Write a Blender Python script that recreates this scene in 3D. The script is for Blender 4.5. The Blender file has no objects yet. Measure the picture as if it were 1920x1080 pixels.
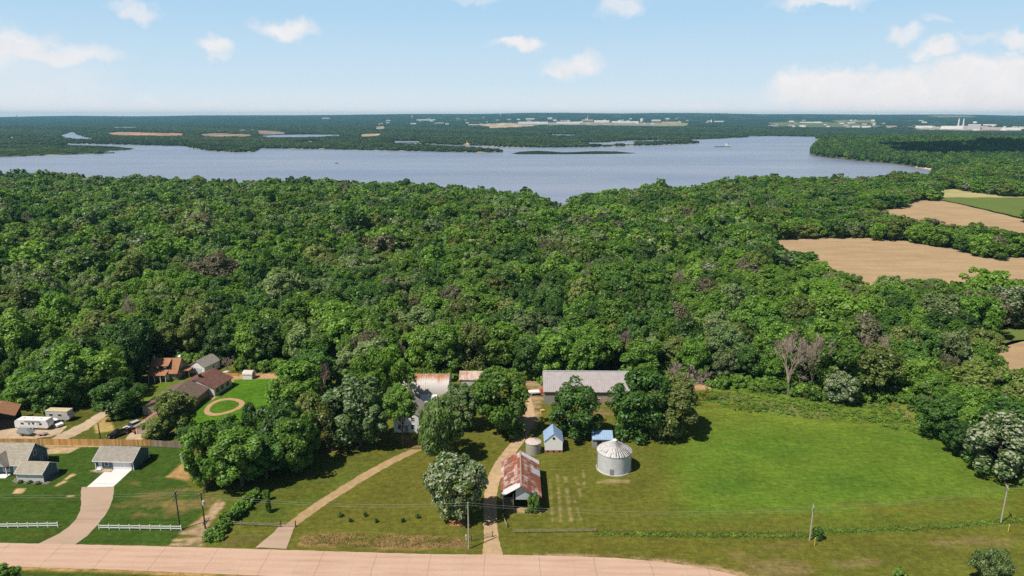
import bpy, math, random
import numpy as np
from mathutils import Vector, Matrix

# ------------------------------------------------------------------ scene basics
sc = bpy.context.scene
C = sc.collection
R = math.radians
random.seed(7)
rng = np.random.default_rng(7)

F, PITCH, CAM_H = 1280.0, R(14.2), 85.0          # lens in pixels of the 1920 wide photo, tilt, flying height
cam_d = bpy.data.cameras.new('camera')
cam_d.sensor_width = 36.0
cam_d.lens = 36.0 * F / 1920.0
cam_d.clip_start = 1.0
cam_d.clip_end = 200000.0
cam = bpy.data.objects.new('camera', cam_d)
C.objects.link(cam)
cam.location = (0, 0, CAM_H)
cam.rotation_euler = (R(90) - PITCH, 0, 0)
sc.camera = cam

SUN_EL, SUN_AZ = R(57), R(234.7)                 # azimuth clockwise from +Y
SUN_STRENGTH, SKY_STRENGTH = 5.0, 0.077
HAZE_DENSITY = 4.8e-5
sc.view_settings.view_transform = 'Standard'
sc.view_settings.look = 'None'
sc.view_settings.exposure = 0.14
sc.view_settings.gamma = 1.0
sc.view_settings.use_curve_mapping = False
sc.cycles.max_bounces = 6
sc.cycles.diffuse_bounces = 2
sc.cycles.glossy_bounces = 2
sc.cycles.transmission_bounces = 3
sc.cycles.volume_bounces = 0
sc.cycles.transparent_max_bounces = 8
sc.cycles.use_denoising = False
sc.cycles.sample_clamp_indirect = 4.0

sun_d = bpy.data.lights.new('sun', 'SUN')
sun_d.energy = SUN_STRENGTH
sun_d.angle = R(0.53)
sun_d.color = (1.0, 0.93, 0.81)
sun = bpy.data.objects.new('sun', sun_d)
C.objects.link(sun)
sdir = Vector((math.sin(SUN_AZ) * math.cos(SUN_EL), math.cos(SUN_AZ) * math.cos(SUN_EL), math.sin(SUN_EL)))
sun.rotation_euler = (-sdir).to_track_quat('-Z', 'Y').to_euler()
sun.location = (0, 0, 400)


class NT:
    """tiny node-tree writer"""
    def __init__(self, tree):
        self.t = tree
        tree.nodes.clear()

    def n(self, typ, **kw):
        nd = self.t.nodes.new(typ)
        for k, v in kw.items():
            if k == 'ins':
                for i, val in v.items():
                    if isinstance(val, bpy.types.NodeSocket):
                        self.t.links.new(val, nd.inputs[i])
                    else:
                        nd.inputs[i].default_value = val
            else:
                setattr(nd, k, v)
        return nd

    def math(self, op, a, b=0.0, c=None, clamp=False):
        ins = {0: a, 1: b}
        if c is not None:
            ins[2] = c
        return self.n('ShaderNodeMath', operation=op, use_clamp=clamp, ins=ins).outputs[0]

    def vmath(self, op, a, b=(0, 0, 0)):
        nd = self.n('ShaderNodeVectorMath', operation=op, ins={0: a})
        if op == 'SCALE':
            nd.inputs[3].default_value = b
        elif isinstance(b, bpy.types.NodeSocket):
            self.t.links.new(b, nd.inputs[1])
        else:
            nd.inputs[1].default_value = b
        return nd.outputs['Value'] if op in ('LENGTH', 'DOT_PRODUCT', 'DISTANCE') else nd.outputs[0]

    def noise(self, vec, scale, detail=3, rough=0.55, out='Fac'):
        nd = self.n('ShaderNodeTexNoise', ins={'Scale': scale, 'Detail': detail, 'Roughness': rough})
        if vec is not None:
            self.t.links.new(vec, nd.inputs['Vector'])
        return nd.outputs[out]

    def ramp(self, fac, stops, interp='LINEAR'):
        nd = self.n('ShaderNodeValToRGB', ins={0: fac})
        cr = nd.color_ramp
        cr.interpolation = interp
        while len(cr.elements) < len(stops):
            cr.elements.new(0.5)
        for e, (p, col) in zip(cr.elements, stops):
            e.position = p
            e.color = (*col, 1) if len(col) == 3 else col
        return nd.outputs[0]

    def maprange(self, v, a, b, c=0.0, d=1.0, smooth=False):
        nd = self.n('ShaderNodeMapRange', clamp=True, ins={0: v, 1: a, 2: b, 3: c, 4: d})
        if smooth:
            nd.interpolation_type = 'SMOOTHSTEP'
        return nd.outputs[0]

    def mix(self, fac, a, b, blend='MIX'):
        nd = self.n('ShaderNodeMix', data_type='RGBA', blend_type=blend)
        for i, v in ((0, fac), (6, a), (7, b)):
            if isinstance(v, bpy.types.NodeSocket):
                self.t.links.new(v, nd.inputs[i])
            else:
                nd.inputs[i].default_value = (*v, 1) if (i and len(v) == 3) else v
        return nd.outputs[2]

    def scalecol(self, col, fac):
        nd = self.n('ShaderNodeVectorMath', operation='SCALE')
        for i, v in ((0, col), (3, fac)):
            if isinstance(v, bpy.types.NodeSocket):
                self.t.links.new(v, nd.inputs[i])
            else:
                nd.inputs[i].default_value = v
        return nd.outputs[0]


def px_dir(u, v):
    a, b = (u - 960) / F, (540 - v) / F
    return Vector((a, math.cos(PITCH) + b * math.sin(PITCH), -math.sin(PITCH) + b * math.cos(PITCH)))


# ------------------------------------------------------------------ sky with small fair-weather clouds
w = bpy.data.worlds.new('World')
sc.world = w
w.use_nodes = True
t = NT(w.node_tree)
sky = t.n('ShaderNodeTexSky', sky_type='NISHITA', sun_disc=False, sun_elevation=SUN_EL, sun_rotation=SUN_AZ,
          altitude=200.0, air_density=1.0, dust_density=1.0, ozone_density=1.6)
gen = t.n('ShaderNodeTexCoord').outputs['Generated']
sep = t.n('ShaderNodeSeparateXYZ', ins={0: gen})
az = t.math('ARCTAN2', sep.outputs[0], sep.outputs[1])
el = t.math('ARCSINE', sep.outputs[2])
ang = t.n('ShaderNodeCombineXYZ', ins={0: az, 1: el}).outputs[0]
n1 = t.noise(ang, 26.0, 3, 0.5, 'Color')
n2 = t.noise(ang, 70.0, 2, 0.5, 'Color')
wob = t.vmath('ADD', t.vmath('SCALE', t.vmath('SUBTRACT', n1, (0.5, 0.5, 0.5)), 0.045),
              t.vmath('SCALE', t.vmath('SUBTRACT', n2, (0.5, 0.5, 0.5)), 0.014))
angw = t.vmath('ADD', ang, wob)
CLOUDS = [  # px centre, px half sizes, density
    (20, 82, 70, 34, .9), (80, 104, 120, 20, .85), (-40, 95, 90, 50, .85), (180, 107, 45, 9, .35), (60, 150, 130, 36, .35), (30, 190, 150, 26, .3),
    (258, 22, 28, 14, .7), (236, 8, 28, 10, .45), (535, 54, 52, 16, .9), (498, 49, 16, 9, .5), (400, 84, 28, 19, .9), (414, 106, 16, 10, .5),
    (975, 80, 42, 13, 1), (1075, 126, 52, 20, .85), (1035, 136, 26, 10, .7), (1165, 12, 40, 17, .7), (1545, 4, 72, 10, .8), (1698, 63, 28, 15, .75), (1758, 96, 38, 15, 1),
    (1764, 38, 26, 6, .35), (1838, 72, 30, 9, .35), (1912, 70, 36, 14, .9), (1896, 97, 26, 7, .6), (1637, 125, 16, 11, .5), (1728, 131, 20, 18, .65),
    (1560, 168, 100, 34, 1), (1680, 178, 120, 40, 1), (1850, 165, 130, 50, 1), (1960, 160, 130, 56, 1), (1640, 206, 190, 18, .65), (1880, 205, 170, 20, .8),
    (520, 208, 90, 9, .45), (260, 205, 130, 14, .3), (1080, 205, 60, 8, .35), (1330, 208, 120, 8, .4), (700, 206, 60, 6, .3), (1250, 206, 60, 8, .3), (900, -8, 60, 10, .4),
    (-300, 60, 160, 50, .8), (2200, 60, 150, 60, .8), (2500, 140, 260, 60, .9), (-600, 150, 260, 50, .7)]
mask = None
for (u, v, du, dv, dens) in CLOUDS:
    d = px_dir(u, v).normalized()
    a0, e0 = math.atan2(d.x, d.y), math.asin(d.z)
    k = 1.0 / (F * math.hypot(1, (u - 960) / F) * 0.97)
    q = t.vmath('MULTIPLY', t.vmath('SUBTRACT', angw, (a0, e0, 0)), (1 / (du * k * 1.25), 1 / (dv * k * 1.25), 0))
    m = t.math('MULTIPLY', t.maprange(t.vmath('LENGTH', q), 0.58 if du >= 100 and dens >= 1 else 0.30, 1.10 if du >= 100 and dens >= 1 else 1.12, 1.0, 0.0, True), dens)
    mask = m if mask is None else t.math('MAXIMUM', mask, m)
puff = t.maprange(t.noise(angw, 70.0, 5, 0.6), 0.28, 0.62, 0.78, 1.0)
mask = t.math('MULTIPLY', mask, puff, clamp=True)
mask = t.math('MULTIPLY', mask, 1.0)
# bright summer haze low in the sky, deeper blue overhead
grad = t.ramp(t.maprange(el, 0.0, 0.30), [(0.0, (0.97, 0.99, 1.03)), (0.14, (0.72, 0.895, 1.02)), (0.45, (0.50, 0.765, 1.0)), (1.0, (0.36, 0.63, 0.95))])
pale = t.mix(t.maprange(el, 0.15, 0.34, 0.0, 1.0, True), t.scalecol(grad, 10.4), t.scalecol(sky.outputs[0], 0.62))
shade = t.maprange(t.noise(angw, 34.0, 4), 0.3, 0.7, 0.0, 1.0)
cl = t.mix(shade, (10.2, 10.0, 10.1), (11.2, 10.8, 10.7))
final = t.mix(mask, pale, cl)
bg = t.n('ShaderNodeBackground', ins={'Color': final, 'Strength': SKY_STRENGTH})
wo = t.n('ShaderNodeOutputWorld', ins={0: bg.outputs[0]})
w.cycles.sampling_method = 'MANUAL'
w.cycles.sample_map_resolution = 1024


# ------------------------------------------------------------------ picking points of the ground from the photograph
def P(u, v, z=0.0):
    d = px_dir(u, v)
    k = (z - CAM_H) / d.z
    return Vector((d.x * k, d.y * k, z))


def pxy(x, y, z=0.0):
    """world -> photo pixel (numpy friendly)"""
    dep = y * math.cos(PITCH) + (CAM_H - z) * math.sin(PITCH)
    up = y * math.sin(PITCH) + (z - CAM_H) * math.cos(PITCH)
    return 960 + F * x / dep, 540 - F * up / dep


def sdist(px, py, poly):
    """signed distance to a polygon, positive inside"""
    poly = np.asarray(poly, float)
    d2 = np.full(px.shape, 1e30)
    ins = np.zeros(px.shape, bool)
    for (x0, y0), (x1, y1) in zip(poly, np.roll(poly, -1, 0)):
        ex, ey = x1 - x0, y1 - y0
        wx, wy = px - x0, py - y0
        tt = np.clip((wx * ex + wy * ey) / (ex * ex + ey * ey + 1e-12), 0, 1)
        d2 = np.minimum(d2, (wx - ex * tt) ** 2 + (wy - ey * tt) ** 2)
        c = (y0 > py) != (y1 > py)
        if abs(ey) > 1e-12:
            ins ^= c & (px < ex * (py - y0) / ey + x0)
    d = np.sqrt(d2)
    return np.where(ins, d, -d)


def sstep(a, b, x):
    q = np.clip((x - a) / (b - a), 0, 1)
    return q * q * (3 - 2 * q)


def wav(x, y, wl, seed):
    """smooth rolling noise from rotated sines, about -1..1"""
    r = np.random.default_rng(seed)
    s = 0
    for i in range(5):
        a = r.uniform(0, math.pi * 2)
        k = 2 * math.pi / (wl * r.uniform(0.6, 1.6))
        s = s + np.sin((x * math.cos(a) + y * math.sin(a)) * k + r.uniform(0, 6.3))
    return s / 3.2


# ------------------------------------------------------------------ terrain: plateau, wooded bluff, lake basin, far valley and ridge
LAKE_Z = -25.0
EDGE = [(-900, 321), (0, 322), (200, 326), (400, 336), (520, 333), (700, 338), (900, 346), (980, 353), (1018, 368), (1036, 382), (1070, 382), (1086, 368),
        (1115, 354), (1200, 345), (1400, 338), (1600, 336), (1680, 331), (1740, 324)]
ex_u = np.array([e[0] for e in EDGE], float)
ex_y = np.array([(CAM_H - (3 if not 1005 < u < 1100 else -8)) / math.tan(PITCH - math.atan((540 - v) / F)) for u, v in EDGE])


def edge_y(u):
    return np.interp(u, ex_u, ex_y)


def near_shore():
    pts = []
    for u in list(range(-900, 980, 60)) + [980, 1010, 1030, 1045, 1060, 1075, 1090, 1120] + list(range(1160, 1740, 60)) + [1740]:
        y = float(edge_y(u)) + 45
        dep = y * math.cos(PITCH) + (CAM_H - LAKE_Z) * math.sin(PITCH)
        pts.append(((u - 960) / F * dep, y))
    return pts


def wpx(pts, z=LAKE_Z):
    return [tuple(P(u, v, z)[:2]) for u, v in pts]


LAKE = near_shore() + wpx([(1748, 319), (1716, 314), (1680, 308), (1620, 303), (1560, 297), (1530, 293), (1517, 289), (1519, 283), (1530, 275), (1550, 267), (1556, 262), (1528, 259),
                           (1530, 256.5), (1440, 255), (1400, 257.5), (1330, 261), (1300, 261.5), (1255, 262.5), (1215, 262.8), (1130, 267), (1120, 269.5), (1235, 268.8), (1300, 266.2), (1308, 268.5), (1270, 271), (1200, 273),
                           (1130, 275.5), (1060, 276.5), (960, 276.5), (900, 273.5), (770, 269), (700, 268), (700, 270.5), (840, 277), (900, 281), (946, 285), (900, 286), (800, 284), (700, 281.5), (620, 280), (560, 279),
                           (490, 278), (478, 284.5), (440, 285.5), (400, 283.5), (366, 279), (345, 274), (250, 271.8), (130, 269.2), (45, 267.2), (44, 269.0), (130, 272.4), (215, 275.5),
                           (254, 279.5), (238, 281.5), (170, 284.5), (225, 287), (165, 289), (60, 292.5), (0, 294.5), (-200, 297), (-500, 300), (-900, 300)])
ISLES = [wpx([(958, 288), (975, 284.5), (1010, 283), (1040, 284.5), (1060, 286), (1110, 283.8), (1160, 284.3), (1195, 287.5), (1150, 288.7), (1050, 289.5), (970, 289.5)]),
         wpx([(1527, 258.8), (1540, 257.2), (1560, 258), (1550, 260.5), (1530, 260.3)])]
PONDS_PX = [[(110, 254), (126, 250), (128, 247), (143, 247.5), (146, 252), (166, 258), (180, 260), (165, 261.5), (125, 258)],
            [(482, 254.5), (520, 252.5), (560, 251.5), (640, 252), (640, 254), (580, 256.5), (500, 257)], [(1018, 251.2), (1080, 252), (1080, 253.6), (1020, 252.8)],
            [(736, 263.5), (790, 264), (790, 266.5), (738, 266.5)], [(563, 263.5), (605, 264), (604, 265.5), (565, 265.5)],
            [(1095, 266), (1150, 268), (1190, 268), (1190, 270), (1120, 270.5), (1090, 268)], [(15, 256), (32, 256), (32, 258.5), (16, 258.5)]]
PONDS = [wpx(p, -23.0) for p in PONDS_PX]
FIELD_A = [(1430, 448), (1500, 444), (1560, 443.5), (1640, 447), (1700, 452), (1765, 461), (1800, 470), (1835, 480), (1870, 485), (1920, 481), (2000, 475), (2000, 560), (1920, 557), (1800, 556),
           (1700, 556), (1620, 560), (1560, 535), (1490, 508), (1445, 478)]
FIELD_B = [(1622, 399), (1660, 391), (1698, 384), (1706, 372), (1735, 372), (1770, 377), (1820, 388), (1920, 412), (2050, 440), (2050, 470), (1920, 462), (1870, 448), (1780, 436), (1700, 424)]
FIELD_C = [(1765, 374), (1772, 371), (1820, 371), (2100, 371), (2100, 440), (1920, 409), (1830, 388)]
FIELD_D = [(1750, 354), (1790, 352), (1835, 360), (1900, 366), (2100, 366), (2100, 370.5), (1770, 370.5), (1755, 362)]
FIELD_E = [(1836, 655), (1880, 645), (1930, 635), (2000, 630), (2000, 835), (1930, 812), (1875, 790), (1836, 725)]
FIELD_E2 = [(1830, 652), (1856, 630), (1880, 616), (1930, 606), (2000, 600), (2000, 634), (1920, 640), (1880, 650), (1850, 660)]


def height(x, y):
    x = np.asarray(x, float)
    y = np.asarray(y, float)
    ys = np.maximum(y, 30.0)
    u = 960 + F * x / (ys * math.cos(PITCH) + CAM_H * math.sin(PITCH))
    ey = edge_y(np.clip(u, -900, 1740))
    e = ys / ey
    keep = sstep(1280, 1450, u)
    wood = sstep(240, 340, ys) * (1 - keep * (1 - sstep(800, 1000, ys)))
    near = (-13 * sstep(0.42, 1.0, e) * (1 - 0.75 * keep) + (3.2 * wav(x, y, 150, 3) + 1.5 * wav(x, y, 60, 4)) * wood)
    ravine = np.exp(-((u - 1052) / 34.0) ** 2) * sstep(0.72, 1.0, e)
    near = near - 11 * ravine
    # the open fields lie level
    fm = (u > 1380) & (ys > 200) & (ys < 1000)
    if fm.any():
        pu, pv = pxy(x[fm], ys[fm], 0.0)
        lev = np.full(pu.shape, -1e3)
        for poly in (FIELD_A, FIELD_B, FIELD_C, FIELD_D, FIELD_E, FIELD_E2):
            lev = np.maximum(lev, sdist(pu, pv, poly))
        near = near.copy()
        near[fm] = near[fm] * (1 - sstep(-16, 0, lev))
    # far valley and the ridge on the horizon
    ridge_u = np.interp(u, [-900, 0, 300, 560, 760, 1000, 1250, 1500, 1700, 1920, 2800], [60, 64, 74, 84, 104, 124, 122, 104, 98, 94, 88])
    q = np.clip((ys - 4200) / 8800.0, 0, 1)
    far = -22.5 + 1.2 * wav(x, y, 420, 9) + (ridge_u + 22) * q ** 1.35 + 9 * wav(x, y, 1700, 11) * sstep(5000, 9000, ys) * (1 - sstep(10500, 12800, ys)) + 9 * wav(x, y, 1900, 15) * sstep(11000, 13000, ys)
    far = far - 60 * sstep(14000, 30000, ys)
    # wooded hill of the peninsula at the right
    pen = 26 * np.exp(-(((x - 1450) / 800.0) ** 2 + ((ys - 2250) / 520.0) ** 2)) + 3 * wav(x, y, 500, 21)
    far = far + np.where(ys < 4000, pen * sstep(600, 1000, x), 0)
    f = sstep(1150, 1500, ys)
    base = near * (1 - f) + far * f - 0.06
    out = base
    m = ys > 600
    if m.any():
        xm, ym, bm = x[m], ys[m], base[m]
        sd = -sdist(xm, ym, LAKE)
        for isl in ISLES:
            sd = np.maximum(sd, sdist(xm, ym, isl))
        wd = np.where(ym < 1300, 45.0, 30.0)
        land = LAKE_Z + 0.5 + (bm - LAKE_Z - 0.5) * sstep(0, 1, sd / wd)
        hh = np.where(sd > 0, land, LAKE_Z - 4 * np.clip(-sd / 20, 0.1, 1))
        for pd in PONDS:
            ps = sdist(xm, ym, pd)
            hh = np.where(ps > 0, LAKE_Z - 3, np.where(ps > -60, np.minimum(hh, LAKE_Z + 0.4 + (hh - LAKE_Z) * np.clip(-ps / 60, 0, 1)), hh))
        out = base.copy()
        out[m] = hh
    return out


def PT(u, v):
    """point of the terrain under a photo pixel (ray march)"""
    d = px_dir(u, v)
    ks = np.geomspace(80, 15300, 4000)
    hx = height(d.x * ks, d.y * ks)
    below = CAM_H + d.z * ks < hx
    i = int(np.argmax(below)) if below.any() else len(ks) - 1
    k = ks[max(i - 1, 0)]
    return Vector((d.x * k, d.y * k, float(height(np.array([d.x * k]), np.array([d.y * k]))[0])))


# ------------------------------------------------------------------ object helpers
def link(o, parent=None):
    C.objects.link(o)
    if parent is not None:
        o.parent = parent
    return o


def tag(o, label=None, cat=None, group=None, kind=None):
    if label:
        o['label'] = label
    if cat:
        o['category'] = cat
    if group:
        o['group'] = group
    if kind:
        o['kind'] = kind
    return o


def empty(name, loc, rz=0.0, label=None, cat=None, group=None):
    o = bpy.data.objects.new(name, None)
    o.empty_display_size = 0.5
    link(o)
    o.location = loc
    o.rotation_euler = (0, 0, rz)
    return tag(o, label, cat, group)


def np_mesh(name, verts, faces):
    """verts Nx3, faces list or NxK array"""
    me = bpy.data.meshes.new(name)
    verts = np.asarray(verts, np.float32)
    if isinstance(faces, np.ndarray):
        n, k = faces.shape
        me.vertices.add(len(verts))
        me.vertices.foreach_set('co', verts.ravel())
        me.loops.add(n * k)
        me.loops.foreach_set('vertex_index', faces.astype(np.int32).ravel())
        me.polygons.add(n)
        me.polygons.foreach_set('loop_start', np.arange(0, n * k, k, dtype=np.int32))
        me.update(calc_edges=True)
    else:
        me.from_pydata([tuple(map(float, q)) for q in verts], [], faces)
        me.update()
    return me


def add_col(me, col, name='col'):
    at = me.color_attributes.new(name, 'FLOAT_COLOR', 'POINT')
    c = np.ones((len(me.vertices), 4), np.float32)
    c[:, :3] = col
    at.data.foreach_set('color', c.ravel())


class MB:
    def __init__(self):
        self.v, self.f = [], []

    def add(self, vs, fs):
        b = len(self.v)
        self.v += [tuple(q) for q in vs]
        self.f += [tuple(b + i for i in f) for f in fs]
        return self

    def box(self, c, s, rz=0.0, ry=0.0, rx=0.0):
        m = Matrix.Rotation(rz, 3, 'Z') @ Matrix.Rotation(ry, 3, 'Y') @ Matrix.Rotation(rx, 3, 'X')
        c = Vector(c)
        vs = [c + m @ Vector((sx * s[0] / 2, sy * s[1] / 2, sz * s[2] / 2)) for sx in (-1, 1) for sy in (-1, 1) for sz in (-1, 1)]
        return self.add(vs, [(0, 1, 3, 2), (4, 6, 7, 5), (0, 4, 5, 1), (2, 3, 7, 6), (0, 2, 6, 4), (1, 5, 7, 3)])

    def tube(self, p0, p1, r0, r1=None, n=6, caps=True):
        r1 = r0 if r1 is None else r1
        p0, p1 = Vector(p0), Vector(p1)
        d = (p1 - p0)
        if d.length < 1e-6:
            return self
        q = d.to_track_quat('Z', 'Y')
        ring = [Vector((math.cos(2 * math.pi * i / n), math.sin(2 * math.pi * i / n), 0)) for i in range(n)]
        vs = [p0 + q @ (a * r0) for a in ring] + [p1 + q @ (a * r1) for a in ring]
        fs = [(i, (i + 1) % n, n + (i + 1) % n, n + i) for i in range(n)]
        if caps:
            fs += [tuple(range(n - 1, -1, -1)), tuple(range(n, 2 * n))]
        return self.add(vs, fs)

    def path(self, pts, r0, r1=None, n=6):
        r1 = r0 if r1 is None else r1
        k = len(pts) - 1
        for i in range(k):
            self.tube(pts[i], pts[i + 1], r0 + (r1 - r0) * i / k, r0 + (r1 - r0) * (i + 1) / k, n)
        return self

    def prism(self, poly, y0, y1):
        """xz outline swept along y"""
        n = len(poly)
        vs = [(x, y0, z) for x, z in poly] + [(x, y1, z) for x, z in poly]
        return self.add(vs, [tuple(range(n)), tuple(range(2 * n - 1, n - 1, -1))] + [(i, n + i, n + (i + 1) % n, (i + 1) % n) for i in range(n)])

    def prism_x(self, poly, x0, x1):
        """yz outline swept along x"""
        n = len(poly)
        vs = [(x0, y, z) for y, z in poly] + [(x1, y, z) for y, z in poly]
        return self.add(vs, [tuple(range(n - 1, -1, -1)), tuple(range(n, 2 * n))] + [((i + 1) % n, n + (i + 1) % n, n + i, i) for i in range(n)])

    def prism_z(self, poly, z0, z1):
        n = len(poly)
        vs = [(x, y, z0) for x, y in poly] + [(x, y, z1) for x, y in poly]
        return self.add(vs, [tuple(range(n - 1, -1, -1)), tuple(range(n, 2 * n))] + [(i, (i + 1) % n, n + (i + 1) % n, n + i) for i in range(n)])

    def lathe(self, prof, n=32, c=(0, 0)):
        """prof: (r, z) list"""
        vs, fs = [], []
        for (r, z) in prof:
            for i in range(n):
                a = 2 * math.pi * i / n
                vs.append((c[0] + r * math.cos(a), c[1] + r * math.sin(a), z))
        for j in range(len(prof) - 1):
            for i in range(n):
                a, b = j * n + i, j * n + (i + 1) % n
                fs.append((a, b, b + n, a + n))
        return self.add(vs, fs)

    def build(self, name, mat, parent=None, smooth=False, loc=None, rz=0.0):
        me = bpy.data.meshes.new(name)
        me.from_pydata(self.v, [], self.f)
        me.update()
        if smooth:
            me.polygons.foreach_set('use_smooth', [True] * len(me.polygons))
        me.materials.append(mat)
        o = bpy.data.objects.new(name, me)
        link(o, parent)
        if loc is not None:
            o.location = loc
            o.rotation_euler = (0, 0, rz)
        return o


def copy_tree(o, parent=None):
    c = o.copy()
    C.objects.link(c)
    c.parent = parent
    for ch in o.children:
        copy_tree(ch, c)
    return c


# ------------------------------------------------------------------ materials
def new_mat(name):
    m = bpy.data.materials.new(name)
    m.use_nodes = True
    return m, NT(m.node_tree)


def out_bsdf(t, col, rough=0.8, bump=None, bump_d=0.1, metallic=0.0, spec=0.3, alpha=None):
    b = t.n('ShaderNodeBsdfPrincipled', ins={'Roughness': rough, 'Metallic': metallic, 'Specular IOR Level': spec})
    if isinstance(col, bpy.types.NodeSocket):
        t.t.links.new(col, b.inputs['Base Color'])
    else:
        b.inputs['Base Color'].default_value = (*col, 1)
    if bump is not None:
        bp = t.n('ShaderNodeBump', ins={'Strength': 0.8, 'Distance': bump_d, 'Height': bump})
        t.t.links.new(bp.outputs[0], b.inputs['Normal'])
    t.n('ShaderNodeOutputMaterial', ins={0: b.outputs[0]})
    return b


def plain(name, col, rough=0.7, var=0.18, scale=1.2, metallic=0.0, spec=0.3, stain=None):
    m, t = new_mat(name)
    ob = t.n('ShaderNodeTexCoord').outputs['Object']
    f = t.maprange(t.noise(ob, scale, 5, 0.65), 0.25, 0.75, 1 - var, 1 + var)
    f2 = t.maprange(t.noise(ob, scale * 9, 3), 0.25, 0.75, 1 - var * 0.6, 1 + var * 0.6)
    c = t.scalecol(col, t.math('MULTIPLY', f, f2))
    if stain:
        k = t.maprange(t.noise(ob, scale * 0.8, 6, 0.7), 0.52, 0.68)
        c = t.mix(k, c, stain)
    out_bsdf(t, c, rough, None, metallic=metallic, spec=spec)
    return m


def siding(name, col, pitch=0.2, axis=2, dark=0.72, rough=0.6, stain=None):
    """boards or ribs along one object axis"""
    m, t = new_mat(name)
    ob = t.n('ShaderNodeTexCoord').outputs['Object']
    s = t.n('ShaderNodeSeparateXYZ', ins={0: ob})
    if axis == 'h':
        co = t.math('ADD', s.outputs[0], s.outputs[1])
    else:
        co = s.outputs[axis]
    fr = t.math('FRACT', t.math('DIVIDE', co, pitch))
    line = t.maprange(fr, 0.78, 0.95, 1.0, dark, True)
    tone = t.maprange(t.noise(ob, 0.7, 5, 0.6), 0.3, 0.7, 0.88, 1.1)
    c = t.scalecol(col, t.math('MULTIPLY', line, tone))
    if stain:
        k = t.maprange(t.noise(ob, 0.6, 6, 0.7), 0.5, 0.7, 0, 0.9)
        c = t.mix(k, c, stain)
    out_bsdf(t, c, rough, fr, 0.03)
    return m


def shingle(name, col, var=0.16):
    m, t = new_mat(name)
    ob = t.n('ShaderNodeTexCoord').outputs['Object']
    br = t.n('ShaderNodeTexBrick', ins={'Scale': 1.0, 'Mortar Size': 0.02, 'Brick Width': 0.7, 'Row Height': 0.28, 'Color1': (1, 1, 1, 1), 'Color2': (0.8, 0.8, 0.8, 1), 'Mortar': (0.6, 0.6, 0.6, 1)})
    t.t.links.new(ob, br.inputs['Vector'])
    f = t.maprange(t.noise(ob, 0.9, 6, 0.7), 0.25, 0.75, 1 - var, 1 + var)
    c = t.mix(1.0, t.scalecol(col, f), br.outputs[0], 'MULTIPLY')
    out_bsdf(t, c, 0.9, t.noise(ob, 14, 2), 0.03, spec=0.15)
    return m


def rusty(name, base, rust, axis, lo=0.42, hi=0.62, pitch=0.22, stretch=(1, 1, 1), panel=0.0, vert=None):
    """corrugated sheet metal: ribs across one axis, streaks of rust"""
    m, t = new_mat(name)
    ob = t.n('ShaderNodeTexCoord').outputs['Object']
    s = t.n('ShaderNodeSeparateXYZ', ins={0: ob})
    fr = t.math('FRACT', t.math('DIVIDE', s.outputs[axis], pitch))
    rib = t.maprange(t.math('ABSOLUTE', t.math('SUBTRACT', fr, 0.5)), 0.0, 0.5, 0.72, 1.08)
    st = t.vmath('MULTIPLY', ob, stretch)
    k = t.noise(st, 1.0, 7, 0.72)
    k2 = t.noise(ob, 0.35, 3, 0.6)
    kk = t.math('ADD', t.math('MULTIPLY', k, 0.7), t.math('MULTIPLY', k2, 0.4))
    if vert is not None:
        kk = t.math('ADD', kk, t.maprange(s.outputs[2], vert[0], vert[1], vert[2], vert[3]))
    if panel:
        cell = t.n('ShaderNodeTexWhiteNoise', noise_dimensions='2D')
        sn = t.vmath('FLOOR', t.vmath('DIVIDE', ob, (2.6, 0.78, 1000)))
        t.t.links.new(sn, cell.inputs['Vector'])
        kk = t.math('ADD', kk, t.math('MULTIPLY', t.math('SUBTRACT', cell.outputs[0], 0.5), panel))
    k = t.maprange(kk, lo, hi, 0, 1)
    tone = t.maprange(t.noise(ob, 3.5, 4), 0.3, 0.7, 0.75, 1.15)
    c = t.mix(k, base, t.scalecol(rust, tone))
    c = t.scalecol(c, rib)
    b = out_bsdf(t, c, 0.55, fr, 0.02, spec=0.35)
    return m


def leaf_mat(name, c1, c2, flower=None, fl_amt=0.5, trans=0.38, fl_scale=1.0):
    m, t = new_mat(name)
    oi = t.n('ShaderNodeObjectInfo')
    ge = t.n('ShaderNodeNewGeometry')
    ob = t.n('ShaderNodeTexCoord').outputs['Object']
    c = t.mix(oi.outputs['Random'], c1, c2)
    isl = ge.outputs['Random Per Island']
    f = t.maprange(isl, 0, 1, 0.76, 1.26)
    r2 = t.math('FRACT', t.math('MULTIPLY', oi.outputs['Random'], 37.7))
    g = t.maprange(r2, 0, 1, 0.72, 1.28)
    cl = t.maprange(t.noise(ob, 0.42, 2), 0.3, 0.7, 0.75, 1.25)
    c = t.scalecol(c, t.math('MULTIPLY', t.math('MULTIPLY', f, g), cl))
    if flower:
        sz = t.n('ShaderNodeSeparateXYZ', ins={0: ob}).outputs[2]
        nz = t.noise(ob, fl_scale, 2)
        k = t.math('GREATER_THAN', t.math('ADD', t.math('MULTIPLY', t.math('FRACT', t.math('MULTIPLY', isl, 17.3)), 0.6), t.math('MULTIPLY', nz, 0.7)), 1 - fl_amt)
        c = t.mix(k, c, flower)
    d = t.n('ShaderNodeBsdfDiffuse', ins={'Color': c})
    tr = t.n('ShaderNodeBsdfTranslucent', ins={'Color': t.mix(1.0, c, (1.15, 1.2, 0.6), 'MULTIPLY')})
    gl = t.n('ShaderNodeBsdfGlossy', ins={'Color': (1, 1, 1, 1), 'Roughness': 0.5})
    mx = t.n('ShaderNodeMixShader', ins={0: trans, 1: d.outputs[0], 2: tr.outputs[0]})
    mx2 = t.n('ShaderNodeMixShader', ins={0: 0.025, 1: mx.outputs[0], 2: gl.outputs[0]})
    t.n('ShaderNodeOutputMaterial', ins={0: mx2.outputs[0]})
    return m


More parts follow.
